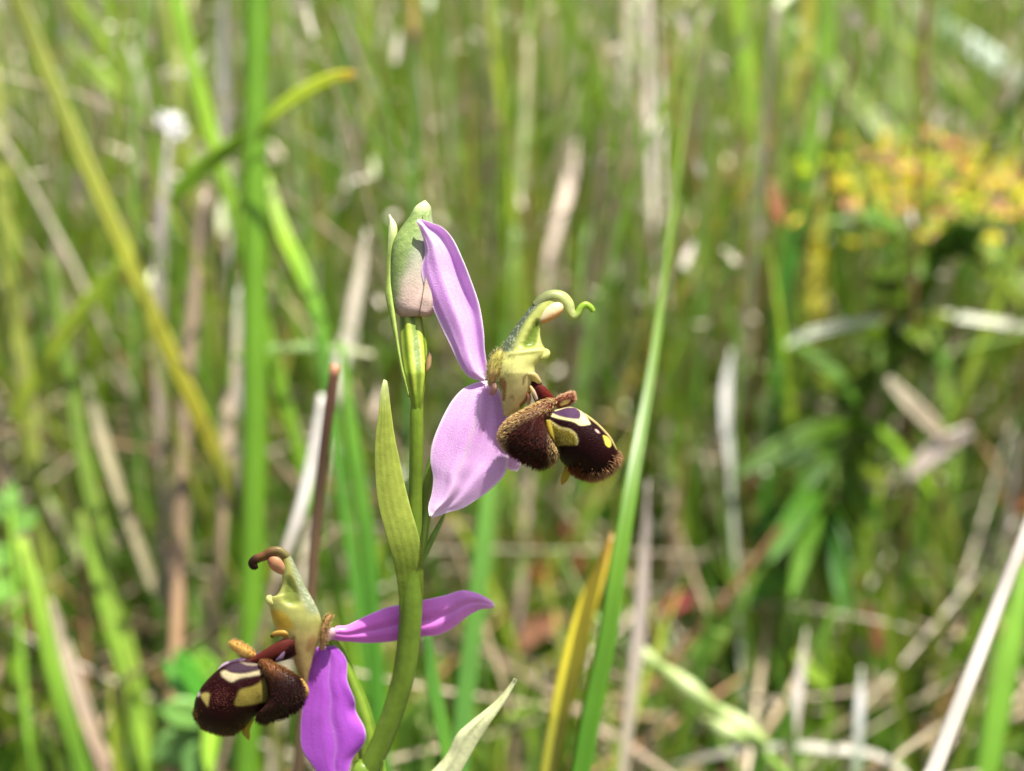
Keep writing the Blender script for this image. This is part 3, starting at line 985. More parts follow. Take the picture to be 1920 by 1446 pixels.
g2 = loft(Z8([(1060, 560), (900, 480), (720, 470), (560, 500), (420, 572), (250, 740), (165, 890), (142, 1000), (145, 1090), (165, 1150)]),
          Z8([(1080, 700), (1050, 900), (985, 1010), (910, 1060), (830, 1110), (690, 1235), (600, 1300), (450, 1312), (320, 1275), (210, 1215)]),
          [8, 12, 16, 18, 20, 20, 20, 18, 16, 14], [4, 20, 32, 38, 43, 46, 44, 38, 28, 9], 130, 120)
part('lip', g2, M_LIP, f2, lip2_col)
hairs('lip_down', g2, f2, 420, 4.5, .35, np.array([-.3, .1, .3]), lambda V, tt, k: mix(lin('#4a1c1a'), lin('#b06a60'), tt) * k[:, None], seed=19,
      keep=lambda p: np.exp(-(((p[:, 0] - 419) / 17) ** 2 + ((p[:, 1] - 1308) / 15) ** 2)) * (p[:, 2] > 8))
rp2 = cr(np.array(Z8([(690, 1240), (600, 1300), (450, 1315), (300, 1270), (180, 1180), (140, 1080)])), 60)
hairs('lip_fringe', g2, f2, 900, 5, .42, np.array([-.1, .35, .1]), lambda V, tt, k: furry(V, tt, k, lin('#3a1a10'), lin('#6a4420'), lin('#9a7a3c')), seed=20,
      keep=lambda p: np.exp(-(np.min(np.linalg.norm(p[:, None, :2] - rp2[None], axis=2), 1) / 8) ** 2))
g = loft(Z8([(720, 1180), (690, 1240), (690, 1300), (735, 1350), (760, 1375)]), Z8([(850, 1110), (800, 1190), (775, 1260), (775, 1320), (768, 1378)]), [4], [6, 9, 7, 5, 2], 24, 16)
part('appendage', g, M_BODY, f2, lambda V, t, s: mix(lin('#c2b838'), lin('#b0982c'), t))
L2L = Z8([(875, 448), (960, 460), (1080, 520), (1200, 580), (1310, 650), (1370, 740), (1400, 850), (1380, 940), (1330, 1010), (1230, 1075), (1120, 1120)])
L2R = Z8([(868, 470), (890, 540), (925, 620), (965, 710), (985, 800), (990, 880), (960, 960), (900, 1030), (860, 1080), (855, 1165), (960, 1190)])
gl2 = loft(L2L, L2R, [24, 30, 36, 42, 46, 48, 48, 46, 42, 34, 26], [3, 10, 18, 25, 30, 33, 34, 32, 27, 18, 6], 70, 56)
part('side_lobe', gl2, M_LOBE, f2, lambda V, t, s: mix(lin('#7a4a28'), lin('#1e0a08'), sstep(.05, .45, t)))
ap2 = np.array([*Z8([(840, 430)])[0], 16])


def flow2(p):
    d = p - ap2
    return d / (np.linalg.norm(d) + 1e-6) * 1.7


hairs('side_lobe_fur', gl2, f2, 3400, 7, .48, flow2,
      lambda V, tt, k: furry(V, tt, k, lin('#200b08'), mix(lin('#7a4a26'), lin('#30120c'), sstep(1245, 1275, V[:, 1])), mix(lin('#c29258'), lin('#5a2a1c'), sstep(1245, 1275, V[:, 1]))), seed=22, droop=.6)
g = loft(Z8([(1330, 650), (1390, 700), (1440, 790), (1440, 860), (1400, 915)]), Z8([(1310, 680), (1340, 760), (1355, 830), (1365, 890), (1390, 925)]), [40], [5, 10, 12, 10, 4], 24, 18)
part('lobe_flank', g, M_BODY, f2, lambda V, t, s: mix(lin('#c89e50'), lin('#d8b468'), t))
gf = tube([(476, 1232, 4), (462, 1224, 8), (448, 1214, 8), (438, 1208, 5), (430, 1205, 2)], [8, 11, 10, 8, 3], 30, 18, .8)
part('side_lobe', gf, M_LOBE, f2, lambda V, t, s: mix(lin('#dcb45a'), lin('#b0783c'), sstep(.2, .9, np.cos(s)) * .8), 'golden far side lobe pointing up and away')
hairs('side_lobe_fur', gf, f2, 420, 6, .42, np.array([-.6, -.3, 0]), lambda V, tt, k: furry(V, tt, k, lin('#9a6428'), lin('#c8904a'), lin('#e8c88c')), seed=24)

# ------------------------------------------------------------------ plants behind the orchid, one by one
G1, G2, G3, G4 = '#8cb52c', '#6f9e28', '#527f22', '#3c6a20'
ST1, ST2, ST3, ST4 = '#d8cfc0', '#b8aa92', '#93846a', '#6c5c46'

# thick grass stem with two leaves, left of the orchid
P, dd = path([(482, -90), (480, 150), (478, 420), (478, 700), (476, 960), (470, 1230), (462, 1460)], [20.4, 19.4])
tg = empty('tall_grass', P[-1] * (1, 1, 0))
tag(tg, 'thick upright bright green grass stem with two side leaves, left of the orchid', 'grass stem')
V, F, t, s = stalk(P, np.linspace(48, 44, len(P)) * 20 / FPX, 40, 16)
mesh_obj('stem', V, F, M_BLADE, tg, ramp([(0, '#628e20'), (.2, '#6a9626'), (.6, '#649024'), (1, '#4e7a1e')], t))
hero('blade', 'leaf', None, None, [(662, 140), (620, 148), (560, 178), (505, 222), (482, 262)], [18.6, 19.5], [16, 26, 30, 28, 20], [(0, '#d0b43c'), (.25, '#b0be34'), (1, '#90b432')], root=False, parent=tg, twist=-.6)
hero('blade', 'leaf', None, None, [(318, 385), (352, 340), (400, 300), (445, 268), (474, 250)], [20.6, 20.0], [18, 34, 34, 28, 16], [(0, '#7da830'), (1, '#9dc436')], root=False, parent=tg, twist=-.5)

HB = [
 # kind, name, label, category, line, depths, widths, colours, twist
 ('blade', 'grass_shoot', 'long olive yellow grass blade slanting down to the right across the upper left', 'grass blade', [(5, -70), (70, 90), (140, 260), (215, 430), (300, 620), (395, 830), (440, 930)], [19, 18], [36, 42, 42, 44, 44, 46, 44], [(0, '#70782c'), (.25, '#98a248'), (.55, '#a2a83a'), (.8, '#9c982c'), (1, '#707828')]),
 ('blade', 'grass_shoot', 'bright green blade slanting behind the fork of the thick grass stem', 'grass blade', [(318, -60), (352, 90), (392, 240), (430, 370), (470, 520)], [21, 20], [30, 36, 38, 36, 36], [(0, '#7fae2c'), (.5, '#93bc34'), (1, '#7aa52c')]),
 ('blade', 'grass_shoot', 'short vivid green blade tip leaning out right of the thick grass stem', 'grass blade', [(500, 330), (528, 430), (560, 500), (598, 600), (620, 760)], [20, 19], [14, 34, 38, 34, 30], [(0, '#b9d27a'), (.3, '#a0c834'), (.7, '#6da02a'), (1, '#4f8526')]),
 ('blade', 'grass_shoot', 'pale olive blade standing at the left margin', 'grass blade', [(-20, 120), (5, 380), (35, 640), (62, 860), (90, 1100)], [22, 21], [36, 50, 52, 50, 48], [(0, '#9aa64a'), (.5, '#97a14a'), (1, '#7f8f34')]),
 ('blade', 'grass_shoot', 'soft green blade curving down between tan stalks at the left', 'grass blade', [(95, 480), (125, 680), (160, 880), (205, 1080), (255, 1290)], [21, 20], [20, 34, 42, 44, 42], [(0, '#6f8c3a'), (.5, '#7d9a3e'), (1, '#8aa83e')]),
 ('blade', 'grass_shoot', 'yellow green leaf crossing the olive yellow blade at the left', 'grass leaf', [(225, 490), (170, 560), (110, 640), (60, 720), (20, 790)], [20, 20.5], [18, 36, 40, 34, 20], [(0, '#8aa832'), (.5, '#a6bb34'), (1, '#9ab030')]),
 ('blade', 'grass_shoot', 'light green blade along the lower left bokeh, leaning left', 'grass blade', [(40, 1010), (70, 1130), (98, 1250), (130, 1370), (170, 1500)], [18, 17.5], [34, 54, 62, 62, 54], [(0, '#a8c84e'), (.4, '#8ab43a'), (1, '#6a9a2e')]),
 ('blade', 'grass_shoot', 'slim green blade fanning out near the lower left corner', 'grass blade', [(150, 960), (185, 1100), (225, 1240), (262, 1380), (290, 1500)], [20, 19], [20, 34, 40, 40, 36], [(0, '#86a83e'), (1, '#8fb83e')]),
 ('blade', 'grass_shoot', 'green blade rising behind the side sepal of the lower flower', 'grass blade', [(918, 880), (905, 1010), (890, 1150), (872, 1300), (858, 1460)], [17, 16.6], [26, 44, 50, 52, 50], [(0, '#6d9e40'), (1, '#5f9440')]),
 ('blade', 'grass_shoot', 'dark green blade close beside the orchid stem foot', 'grass blade', [(800, 1180), (812, 1280), (830, 1370), (850, 1480)], [16.5, 16], [20, 34, 36, 34], [(0, '#3f7226'), (1, '#5f922c')]),
 ('blade', 'grass_shoot', 'deep green blade between the dark brown stalk and the big bract', 'grass blade', [(640, 640), (655, 780), (672, 900), (690, 1030), (700, 1180)], [19, 18.4], [14, 30, 40, 44, 44], [(0, '#6f9f34'), (1, '#4f8826')]),
 ('blade', 'grass_shoot', 'long single bright green blade narrowing upward right of the flowers', 'grass blade', [(1318, -70), (1300, 110), (1275, 300), (1250, 490), (1222, 690), (1188, 880), (1160, 1050), (1138, 1200), (1110, 1330), (1085, 1470)], [25, 22, 19.5, 17.6, 16.4, 15.6, 15.2, 15, 14.9, 14.8], [6, 9, 13, 18, 30, 46, 54, 58, 62, 64], [(0, '#7c8c46'), (.25, '#6f8a2e'), (.5, '#648a26'), (.75, '#588622'), (1, '#4e7e20')]),
 ('blade', 'grass_shoot', 'yellowing blade with an orange tip beside the long green blade', 'grass blade', [(1148, 1000), (1128, 1060), (1100, 1140), (1075, 1230), (1050, 1330), (1030, 1440)], [16.6, 16], [12, 30, 44, 48, 46, 40], [(0, '#b08a3a'), (.12, '#c8a838'), (.3, '#dccb3c'), (.6, '#ccc23a'), (1, '#8f9030')]),
 ('blade', 'grass_shoot', 'broad dark green blade standing left of the yellow flower head', 'grass blade', [(1560, -60), (1545, 130), (1510, 330), (1485, 490), (1466, 660), (1450, 800)], [23.4, 23], [40, 54, 58, 58, 46, 24], [(0, '#6f962c'), (.3, '#7a9e30'), (.6, '#3f741f'), (1, '#356a1e')]),
 ('blade', 'grass_shoot', 'yellow strip of blade right below the broad dark green blade', 'grass blade', [(1540, 370), (1536, 450), (1532, 540), (1528, 640), (1524, 760)], [24, 23.6], [20, 42, 48, 36, 20], [(0, '#a8b03c'), (.5, '#c4bc40'), (.7, '#98983a'), (1, '#54682a')]),
 ('blade', 'grass_shoot', 'yellow green blade at the top edge bent over a pale fold', 'grass blade', [(1520, -60), (1512, 60), (1500, 140), (1470, 210), (1420, 300)], [25, 25], [26, 30, 28, 20, 12], [(0, '#a9a63c'), (.5, '#b9ba48'), (1, '#a0843c')]),
 ('blade', 'grass_shoot', 'pale green blade slanting right at the upper right', 'grass blade', [(1480, 40), (1545, 120), (1610, 190), (1680, 270), (1760, 360)], [27, 26], [18, 48, 62, 58, 44], [(0, '#8fb43e'), (.4, '#a2b862'), (1, '#8fae4e')]),
 ('blade', 'grass_shoot', 'wide mid green blade rising to the top edge right of the yellow strip', 'grass blade', [(1655, -60), (1680, 120), (1705, 280), (1725, 420)], [28, 27], [52, 60, 58, 44], [(0, '#7da034'), (1, '#86a846')]),
 ('blade', 'grass_shoot', 'silvery whitish blade catching the sun near the upper right corner', 'grass blade', [(1700, 0), (1790, 62), (1850, 105), (1910, 150), (1980, 220)], [30, 30], [22, 48, 54, 46, 24], [(0, '#8fb07a'), (.35, '#dfeae2'), (.6, '#d8e4dc'), (1, '#9fb88e')]),
 ('blade', 'grass_shoot', 'vivid narrow blade at the top right of centre', 'grass blade', [(1376, -60), (1392, 80), (1408, 200), (1418, 330)], [24, 24], [30, 38, 36, 24], [(0, '#9ac23a'), (1, '#7ea63a')]),
 ('blade', 'grass_shoot', 'wide soft green blade in the lower right corner behind the white stalk', 'grass blade', [(1925, 1060), (1905, 1170), (1880, 1300), (1850, 1470)], [19, 18], [40, 80, 100, 100], [(0, '#7aa832'), (1, '#6a982e')]),
 ('blade', 'grass_shoot', 'arched green blade crossing low behind the upper flower and bud', 'grass blade', [(770, 318), (850, 298), (940, 276), (1040, 248), (1130, 222), (1230, 190)], [28, 28], [22, 34, 38, 34, 28, 14], [(0, '#8aae3a'), (.5, '#7fa634'), (1, '#93b044')]),
 ('blade', 'grass_shoot', 'thin pale green blade lying level across the brown stalk top', 'grass blade', [(440, 672), (500, 656), (570, 650), (640, 655), (700, 664)], [19, 19.4], [16, 20, 20, 18, 12], [(0, '#7ea84a'), (.7, '#9fba7a'), (1, '#c9c6a2')]),
 ('blade', 'grass_shoot', 'tall green blade behind the upper flower beak', 'grass blade', [(1105, 420), (1098, 600), (1088, 780), (1075, 980)], [27, 25], [18, 40, 46, 44], [(0, '#6f9a38'), (1, '#4f7f2c')]),
 ('blade', 'grass_shoot', 'grey green blade with a straw tip right above the upper flower', 'grass blade', [(990, 70), (986, 200), (976, 340), (962, 480), (950, 640)], [24, 23], [12, 26, 28, 26, 24], [(0, '#d8c8b4'), (.25, '#a3ae7c'), (1, '#6f9a44')]),
 ('blade', 'grass_shoot', 'fresh green blade left of the top of the thin dark node stem', 'grass blade', [(700, -60), (712, 90), (720, 240), (716, 400)], [29, 28], [22, 32, 34, 26], [(0, '#8db244'), (1, '#6f963a')]),
 ('blade', 'grass_shoot', 'lime green blade arched near the upper left corner', 'grass blade', [(128, -10), (165, 40), (200, 95), (226, 150), (236, 200)], [25, 25], [20, 34, 38, 30, 16], [(0, '#9cba34'), (1, '#93b03a')]),
 ('blade', 'grass_shoot', 'lime green tongue of leaf under the arched corner blade', 'grass blade', [(120, 70), (158, 115), (196, 152), (232, 184)], [24, 24], [16, 42, 48, 24], [(0, '#7d9c34'), (1, '#97b43e')]),
 # dry stalks
 ('stalk', 'dry_stalk', 'sharp dark brown broken stalk with a pinkish top, left of the orchid', 'dry stalk', [(629, 684), (618, 760), (606, 860), (594, 980), (584, 1110), (574, 1260), (560, 1440)], [14.8, 15.2], [24, 27, 27, 28, 28, 29, 30], [(0, '#c98a6a'), (.04, '#6a4a38'), (.3, '#4a3626'), (.7, '#6f5a42'), (1, '#5a4a36')]),
 ('stalk', 'dry_stalk', 'glossy white dry stalk slanting through the lower right corner', 'dry stalk', [(1945, 930), (1918, 1010), (1880, 1110), (1838, 1220), (1795, 1330), (1748, 1450), (1700, 1560)], [14.8, 14.4], [28, 32, 36, 40, 43, 46, 48], [(0, '#cfc6ba'), (.4, '#dcd5ca'), (1, '#cfc8bc')]),
 ('stalk', 'dry_stalk', 'tan grey stalk standing between the olive blade and thick green stem', 'dry stalk', [(385, 350), (368, 520), (352, 700), (342, 880), (336, 1060), (330, 1210)], [20, 19], [32, 40, 42, 42, 40, 36], [(0, '#8a7a66'), (.5, '#93826a'), (1, '#a88868')]),
 ('stalk', 'dry_stalk', 'grey stalk topped by a white papery tuft', 'dry stalk', [(318, 250), (308, 360), (300, 470), (296, 600), (300, 760), (305, 900)], [21, 20.4], [26, 30, 30, 30, 30, 28], [(0, '#b0a8a4'), (.5, '#8f8880'), (1, '#8a7c66')]),
 ('stalk', 'dry_stalk', 'pale whitish straw right of the thick green stem, above the brown stalk', 'dry stalk', [(688, 430), (672, 530), (655, 620), (638, 690), (622, 780)], [21, 20.6], [30, 36, 38, 36, 30], [(0, '#cfc5b4'), (.5, '#bcb4a2'), (.75, '#e2ded4'), (1, '#b8ae9a')]),
 ('stalk', 'dry_stalk', 'bright white straw leaning along the dark brown stalk', 'dry stalk', [(605, 740), (588, 840), (570, 930), (545, 1010), (520, 1080), (500, 1150)], [19.4, 19.2], [28, 36, 40, 34, 30, 26], [(0, '#cfcac4'), (.4, '#e4e0dc'), (.8, '#b9a994'), (1, '#7a6a54')]),
 ('stalk', 'dry_stalk', 'thick pale pinkish grey straw left of the top of the long blade', 'dry stalk', [(1212, -50), (1222, 120), (1228, 280), (1232, 420), (1240, 560), (1246, 700)], [26, 25], [44, 60, 64, 60, 50, 40], [(0, '#c4b4a6'), (.4, '#d9cec4'), (.7, '#c9bbae'), (1, '#a89a86')]),
 ('stalk', 'dry_stalk', 'white streaked straw touching the thick pinkish straw at the top', 'dry stalk', [(1180, -50), (1174, 60), (1164, 170), (1154, 300)], [29, 29], [40, 50, 50, 30], [(0, '#cdbfb0'), (.5, '#e2d8cf'), (1, '#b8a890')]),
 ('stalk', 'dry_stalk', 'pinkish straw above the upper flower beak, leaning right', 'dry stalk', [(1082, 260), (1068, 340), (1046, 420), (1026, 500), (1018, 600)], [25, 24], [24, 40, 42, 34, 26], [(0, '#b8a79a'), (.4, '#dccabc'), (1, '#a28f7e')]),
 ('stalk', 'dry_stalk', 'brownish pink straw slanting down left from the yellow fold', 'dry stalk', [(1500, 110), (1440, 210), (1380, 300), (1320, 390), (1265, 490), (1240, 560)], [28, 28], [24, 32, 36, 36, 34, 28], [(0, '#a88a68'), (.5, '#a9825e'), (1, '#8f6a50')]),
 ('stalk', 'dry_stalk', 'bent whitish straw lying level below the yellow flower head', 'dry stalk', [(1468, 652), (1510, 630), (1560, 616), (1610, 606), (1652, 600)], [22, 22], [22, 30, 34, 34, 26], [(0, '#cfdcc0'), (.6, '#e2e6da'), (1, '#e4e4e0')]),
 ('stalk', 'dry_stalk', 'pale level straw running off the right edge under the leafy herb top', 'dry stalk', [(1690, 600), (1760, 592), (1850, 602), (1960, 620)], [22.5, 22.5], [22, 32, 34, 30], [(0, '#b9c9a6'), (.3, '#d4d8c4'), (1, '#b6b89a')]),
 ('stalk', 'dry_stalk', 'upright white straw left of the dark leafy herb', 'dry stalk', [(1372, 655), (1362, 720), (1360, 790), (1368, 860), (1372, 930)], [22, 21.6], [24, 34, 34, 32, 26], [(0, '#cfd0c8'), (.4, '#e4e2de'), (1, '#a9b09a')]),
 ('stalk', 'dry_stalk', 'level pale straw lying along the bottom edge at the right', 'dry stalk', [(1240, 1440), (1360, 1412), (1450, 1402), (1540, 1404), (1680, 1436)], [19, 19], [16, 26, 32, 30, 20], [(0, '#8f887a'), (.5, '#c4c2b2'), (1, '#d8d2c8')]),
 ('stalk', 'dry_stalk', 'grey straw emerging from behind the foot of the long green blade', 'dry stalk', [(1215, 900), (1208, 1040), (1198, 1180), (1182, 1320), (1165, 1470)], [17.6, 17.2], [26, 40, 44, 46, 46], [(0, '#9a8e86'), (.5, '#b4a89c'), (1, '#b0a68e')]),
 ('stalk', 'dry_stalk', 'pale straw standing at the bottom between leafy herb and white stalk', 'dry stalk', [(1615, 1250), (1612, 1320), (1608, 1400), (1602, 1490)], [18.6, 18.4], [30, 40, 40, 38], [(0, '#b8b4a2'), (.3, '#e0e0de'), (.8, '#98a48e'), (1, '#8a9a7a')]),
 ('stalk', 'dry_stalk', 'cream straw rising under the lime leaf at the bottom right', 'dry stalk', [(1512, 1180), (1500, 1270), (1490, 1350), (1478, 1460)], [19, 18.8], [28, 40, 40, 36], [(0, '#c0b6a4'), (.5, '#d8d0c8'), (1, '#a0927c')]),
 ('stalk', 'dry_stalk', 'thin stem with a dark node at the top behind the bud', 'stem', [(772, -60), (775, 30), (777, 95), (777, 220), (774, 380), (772, 520)], [22.5, 22], [20, 20, 30, 24, 24, 24], [(0, '#a2963a'), (.25, '#9a8236'), (.34, '#4a2e1a'), (.42, '#5a7830'), (1, '#4a7230')]),
 ('stalk', 'dry_stalk', 'tan stalk leaning left in the lower left corner', 'dry stalk', [(95, 1120), (125, 1230), (160, 1340), (205, 1470)], [18.6, 18.4], [32, 44, 48, 50], [(0, '#b9ab94'), (.5, '#c0ae98'), (1, '#a88f7c')]),
 ('stalk', 'dry_stalk', 'narrow tan straw between the two left blades, leaning right at its foot', 'dry stalk', [(160, 700), (185, 800), (212, 890), (240, 970)], [21, 20.6], [30, 38, 40, 34], [(0, '#8f9078'), (.5, '#b4aa88'), (1, '#9a9070')]),
 ('stalk', 'dry_stalk', 'tan straw at the far left below the pale olive blade', 'dry stalk', [(-12, 800), (12, 880), (38, 960), (62, 1050)], [21.6, 21.4], [24, 36, 38, 30], [(0, '#a8987a'), (1, '#b09a7a')]),
 ('stalk', 'dry_stalk', 'light tan stalk right against the thick green stem at mid height', 'dry stalk', [(448, 540), (440, 640), (430, 740), (424, 850), (415, 990)], [20, 19.6], [28, 36, 36, 34, 30], [(0, '#aab29a'), (.4, '#b8aa94'), (1, '#9f8a6e')]),
 ('stalk', 'dry_stalk', 'grey slanted straw right of the arched corner blades', 'dry stalk', [(238, 70), (260, 150), (275, 220), (285, 300)], [26, 25.6], [24, 36, 36, 30], [(0, '#b9b2aa'), (.5, '#b0a498'), (1, '#8e867a')]),
 ('stalk', 'dry_stalk', 'grey straw behind the tip of the thick green stem', 'dry stalk', [(425, -60), (420, 60), (418, 150), (424, 260)], [24, 24], [30, 38, 38, 30], [(0, '#a9a4a2'), (.5, '#8e8a86'), (1, '#a09a94')]),
]
for h in HB:
    kind, name, label, cat, px, d, w, stops = h
    if not any(k in label for k in ('dark brown', 'glossy white', 'long single', 'yellowing', 'stem foot')):
        d = [q * 1.12 for q in d]
    if 'straw' in label and 'brown stalk' not in label:
        w = [q * .72 for q in w]
    if 'leaning along the dark brown' in label or 'lower right corner behind' in label:
        w = [q * .7 for q in w]
    w = [q * (.62 if 'long single' in label or 'lower left' in label else .85 if 'yellowing' in label else .74) for q in w]
    flat_lying = ' level ' in label or 'arch' in label or 'tongue' in label or 'crossing' in label
    straw = kind == 'stalk' and not any(k in label for k in ('dark brown', 'glossy white', 'dark node', 'standing between'))
    if straw:                                   # dead leaf blades: flat, creased, uneven, torn at the tip
        r_ = random.Random(len(label) * 7 + int(px[0][0]))
        w = [x * r_.uniform(.75, 1.15) for x in w]
        w[0] *= .25
        hero('blade', name, label, cat, px, d, w, stops, mat=M_STRAW, root=not flat_lying, fold=r_.uniform(.3, .7), twist=r_.uniform(-.9, .9))
    else:
        hero(kind, name, label, cat, px, d, w, stops, root=not flat_lying, twist=0.0 if kind == 'stalk' else random.uniform(-.5, .5))

# white papery tuft on the grey stalk
Pt = O(np.array([[0, 0, 0]]))
ctr = W([(318, 243)], 21.0)[0]
tu = empty('seed_tuft', ctr)
tag(tu, 'white papery seed tuft catching the sun in the upper left', 'seed tuft')
for k in range(7):
    a = -0.5 + k * 0.5
    d = math.cos(a) * RIGHT + math.sin(a) * UP + .3 * math.sin(k * 2.1) * FWD
    V, F, t, s = ribbon(np.array([ctr - .08 * d, ctr + .12 * d, ctr + .26 * d + .03 * UP]), np.array([.05, .17, .03]), 8, .3, 0, None, .2)
    mesh_obj('bract_scale', V, F, M_STRAW, tu, np.repeat(lin('#f2f0ee')[None], len(V), 0))

# ---- pale jointed grass stalk, lower right
P, dd = path([(1110, 1150), (1165, 1205), (1236, 1258), (1320, 1325), (1385, 1370), (1460, 1440), (1520, 1510)], [20.2, 19.6])
js = empty('jointed_stalk', P[-1] * (1, 1, 0))
tag(js, 'pale green jointed stalk slanting down right past the long green blade', 'grass stalk')
V, F, t, s = stalk(P, np.linspace(14, 26, len(P)) * 17 / FPX, 40, 12)
mesh_obj('stem', V, F, M_BLADE, js, ramp([(0, '#8fae5e'), (1, '#7fa63a')], t))
for a, b in (((1160, 1200), (1242, 1252)), ((1236, 1246), (1345, 1330)), ((1330, 1318), (1440, 1395)), ((1320, 1350), (1400, 1388))):
    V, F, t, s = stalk(W([a, ((a[0] + b[0]) / 2, (a[1] + b[1]) / 2), b], [19.9, 19.7, 19.6]), np.array([12, 34, 14]) * 19.5 / FPX, 16, 12)
    mesh_obj('sheath', V, F, M_BLADE, js, ramp([(0, '#b2c67c'), (.5, '#c6d49a'), (1, '#96b25a')], t))


# ---- leafy herb with a yellow and orange flower head, right
def leaf_mesh(name, a, b, w, hexa, hexb, parent, mat=M_LEAF, face=None, bend=.15, fold=.3, n=12):
    a, b = np.asarray(a), np.asarray(b)
    L = np.linalg.norm(b - a)
    mid = (a + b) / 2 + np.array([0, 0, bend * L])
    V, F, t, s = ribbon(np.array([a, a * .7 + b * .3 + (0, 0, bend * L * .7), mid * .6 + b * .4 + (0, 0, -bend * L * .1), b]), np.array([w * .25, w * .95, w * .9, w * .06]), n, fold, 0, face, .06)
    return mesh_obj(name, V, F, mat, parent, mix(lin(hexa), lin(hexb), t) * (1 + .12 * vnoise(V, 3, 1))[:, None])


rh = random.Random(5)
stemP, _ = path([(1735, 390), (1730, 470), (1715, 560), (1650, 700), (1580, 830), (1540, 960), (1520, 1100)], [26, 24.4])
herb = empty('leafy_herb', stemP[-1] * (1, 1, 0))
tag(herb, 'dark leaved herb under a yellow and orange flower head at the right', 'herb')
V, F, t, s = stalk(stemP, np.linspace(14, 26, len(stemP)) * 22 / FPX, 40, 10)
mesh_obj('stem', V, F, M_LEAF, herb, ramp([(0, '#7f9a34'), (1, '#5d651c')], t))


def at(px, py, d):
    return W([(px, py)], d)[0]


for a, b, w, c1, c2 in [
    # upper dark whorl
    ((1725, 470), (1600, 400), .50, '#5d781a', '#5a832d'), ((1725, 480), (1640, 520), .62, '#59741b', '#4b6717'), ((1728, 470), (1740, 545), .66, '#6b8522', '#437028'),
    ((1735, 465), (1850, 430), .60, '#5e7b1e', '#598534'), ((1735, 475), (1885, 520), .66, '#435f14', '#3b6120'), ((1730, 470), (1500, 420), .22, '#678325', '#5d7d22'),
    # middle and lower leaves
    ((1600, 800), (1370, 900), .62, '#486717', '#406116'), ((1590, 815), (1460, 870), .50, '#436116', '#346123'), ((1600, 790), (1760, 940), .40, '#5d831c', '#86ac2c'),
    ((1640, 720), (1560, 760), .40, '#47691c', '#597d20'), ((1640, 720), (1720, 790), .42, '#406c20', '#597d28'), ((1560, 900), (1390, 1010), .66, '#43721e', '#4f7f22'),
    ((1550, 930), (1440, 1060), .60, '#3e691a', '#47741e'), ((1545, 960), (1590, 1180), .56, '#31611a', '#3b6c1a'), ((1550, 920), (1600, 1010), .46, '#437222', '#4e7b22'),
    ((1530, 1010), (1380, 1150), .5, '#679525', '#5a9830'), ((1610, 760), (1480, 640), .6, '#43671b', '#52781a'), ((1570, 850), (1480, 960), .75, '#385a19', '#43671b'), ((1560, 880), (1660, 1000), .7, '#436c1e', '#537b22'), ((1600, 790), (1690, 850), .6, '#47721e', '#568122'), ((1545, 950), (1480, 1130), .6, '#47721c', '#598320'), ((1670, 680), (1600, 640), .4, '#4c6e1a', '#5a7820'), ((1690, 620), (1790, 700), .44, '#5d781a', '#56832c'),
]:
    d0 = 25.0 - (a[1] - 470) * .0009
    e_ = at(*b, d0 + rh.uniform(-2.0, 1.0))
    leaf_mesh('leaf', at(*a, d0), e_, w * rh.uniform(.6, 1.0), c1, c2, herb, face=-FWD + .9 * np.array([rh.uniform(-1, 1), rh.uniform(-.5, .5), rh.uniform(-.3, 1)]), bend=rh.uniform(-.05, .22), fold=rh.uniform(.2, .7))
fc = ['#dcd030', '#d0cc30', '#e4be3c', '#dcae4e', '#e09a68', '#ccd032', '#b8cc34', '#e0a884', '#a8c038']
for k in range(260):
    u = rh.gauss(0, 1)
    x, y = 1750 + u * 105, 335 + abs(u) * 22 + rh.gauss(0, 44)
    d0 = 26.6 + rh.uniform(-1.6, 1.2)
    c = at(x, y, d0)
    an = rh.uniform(0, 6.28)
    dv = (math.cos(an) * 1.1 * RIGHT + math.sin(an) * .6 * UP + rh.uniform(-.6, .6) * FWD)
    L = rh.uniform(.22, .42)
    col = fc[rh.randrange(len(fc))]
    leaf_mesh('bractlet', c, c + dv * L, rh.uniform(.08, .17), col, col, herb, M_WITHER, bend=.1, n=6)
for x, y, n, sp, cs in [(1545, 312, 12, 26, ('#cce020', '#bcd428')), (1625, 365, 14, 30, ('#b0c03a', '#bcc03c')), (1610, 285, 9, 26, ('#c4b83c', '#b8a848')), (1890, 345, 16, 34, ('#dcc830', '#d8d030')),
                        (1830, 425, 14, 30, ('#b0c43c', '#a4b840')), (1835, 290, 8, 24, ('#d87c4c', '#d89460')), (1745, 420, 12, 28, ('#a8c444', '#b4c048')), (1900, 520, 10, 28, ('#a8c03c', '#9cb440'))]:
    for q in range(n):
        c0 = at(x + rh.gauss(0, sp), y + rh.gauss(0, sp * .7), 26 + rh.uniform(-1, 1))
        an = rh.uniform(0, 6.28)
        dv = math.cos(an) * RIGHT + .7 * math.sin(an) * UP + rh.uniform(-.6, .6) * FWD
        c = cs[rh.randrange(2)]
        leaf_mesh('bractlet', c0, c0 + dv * rh.uniform(.22, .42), rh.uniform(.07, .16), c, c, herb, M_WITHER, bend=.15, n=6)
for k in range(80):
    y0 = rh.uniform(560, 1060)
    x0 = float(np.interp(y0, [390, 560, 700, 830, 960, 1100], [1735, 1715, 1650, 1580, 1540, 1520]))
    an = rh.uniform(0, 6.28)
    ln = rh.uniform(50, 130)
    d0 = 25 + rh.uniform(-1, 1)
    leaf_mesh('leaf', at(x0, y0, 25), at(x0 + ln * math.cos(an), y0 + ln * .8 * math.sin(an), d0), rh.uniform(.16, .38), rh.choice(('#436116', '#4c6717', '#5d781a', '#385a19')), rh.choice(('#59741b', '#6b8522', '#849528')), herb, bend=.1, n=8)

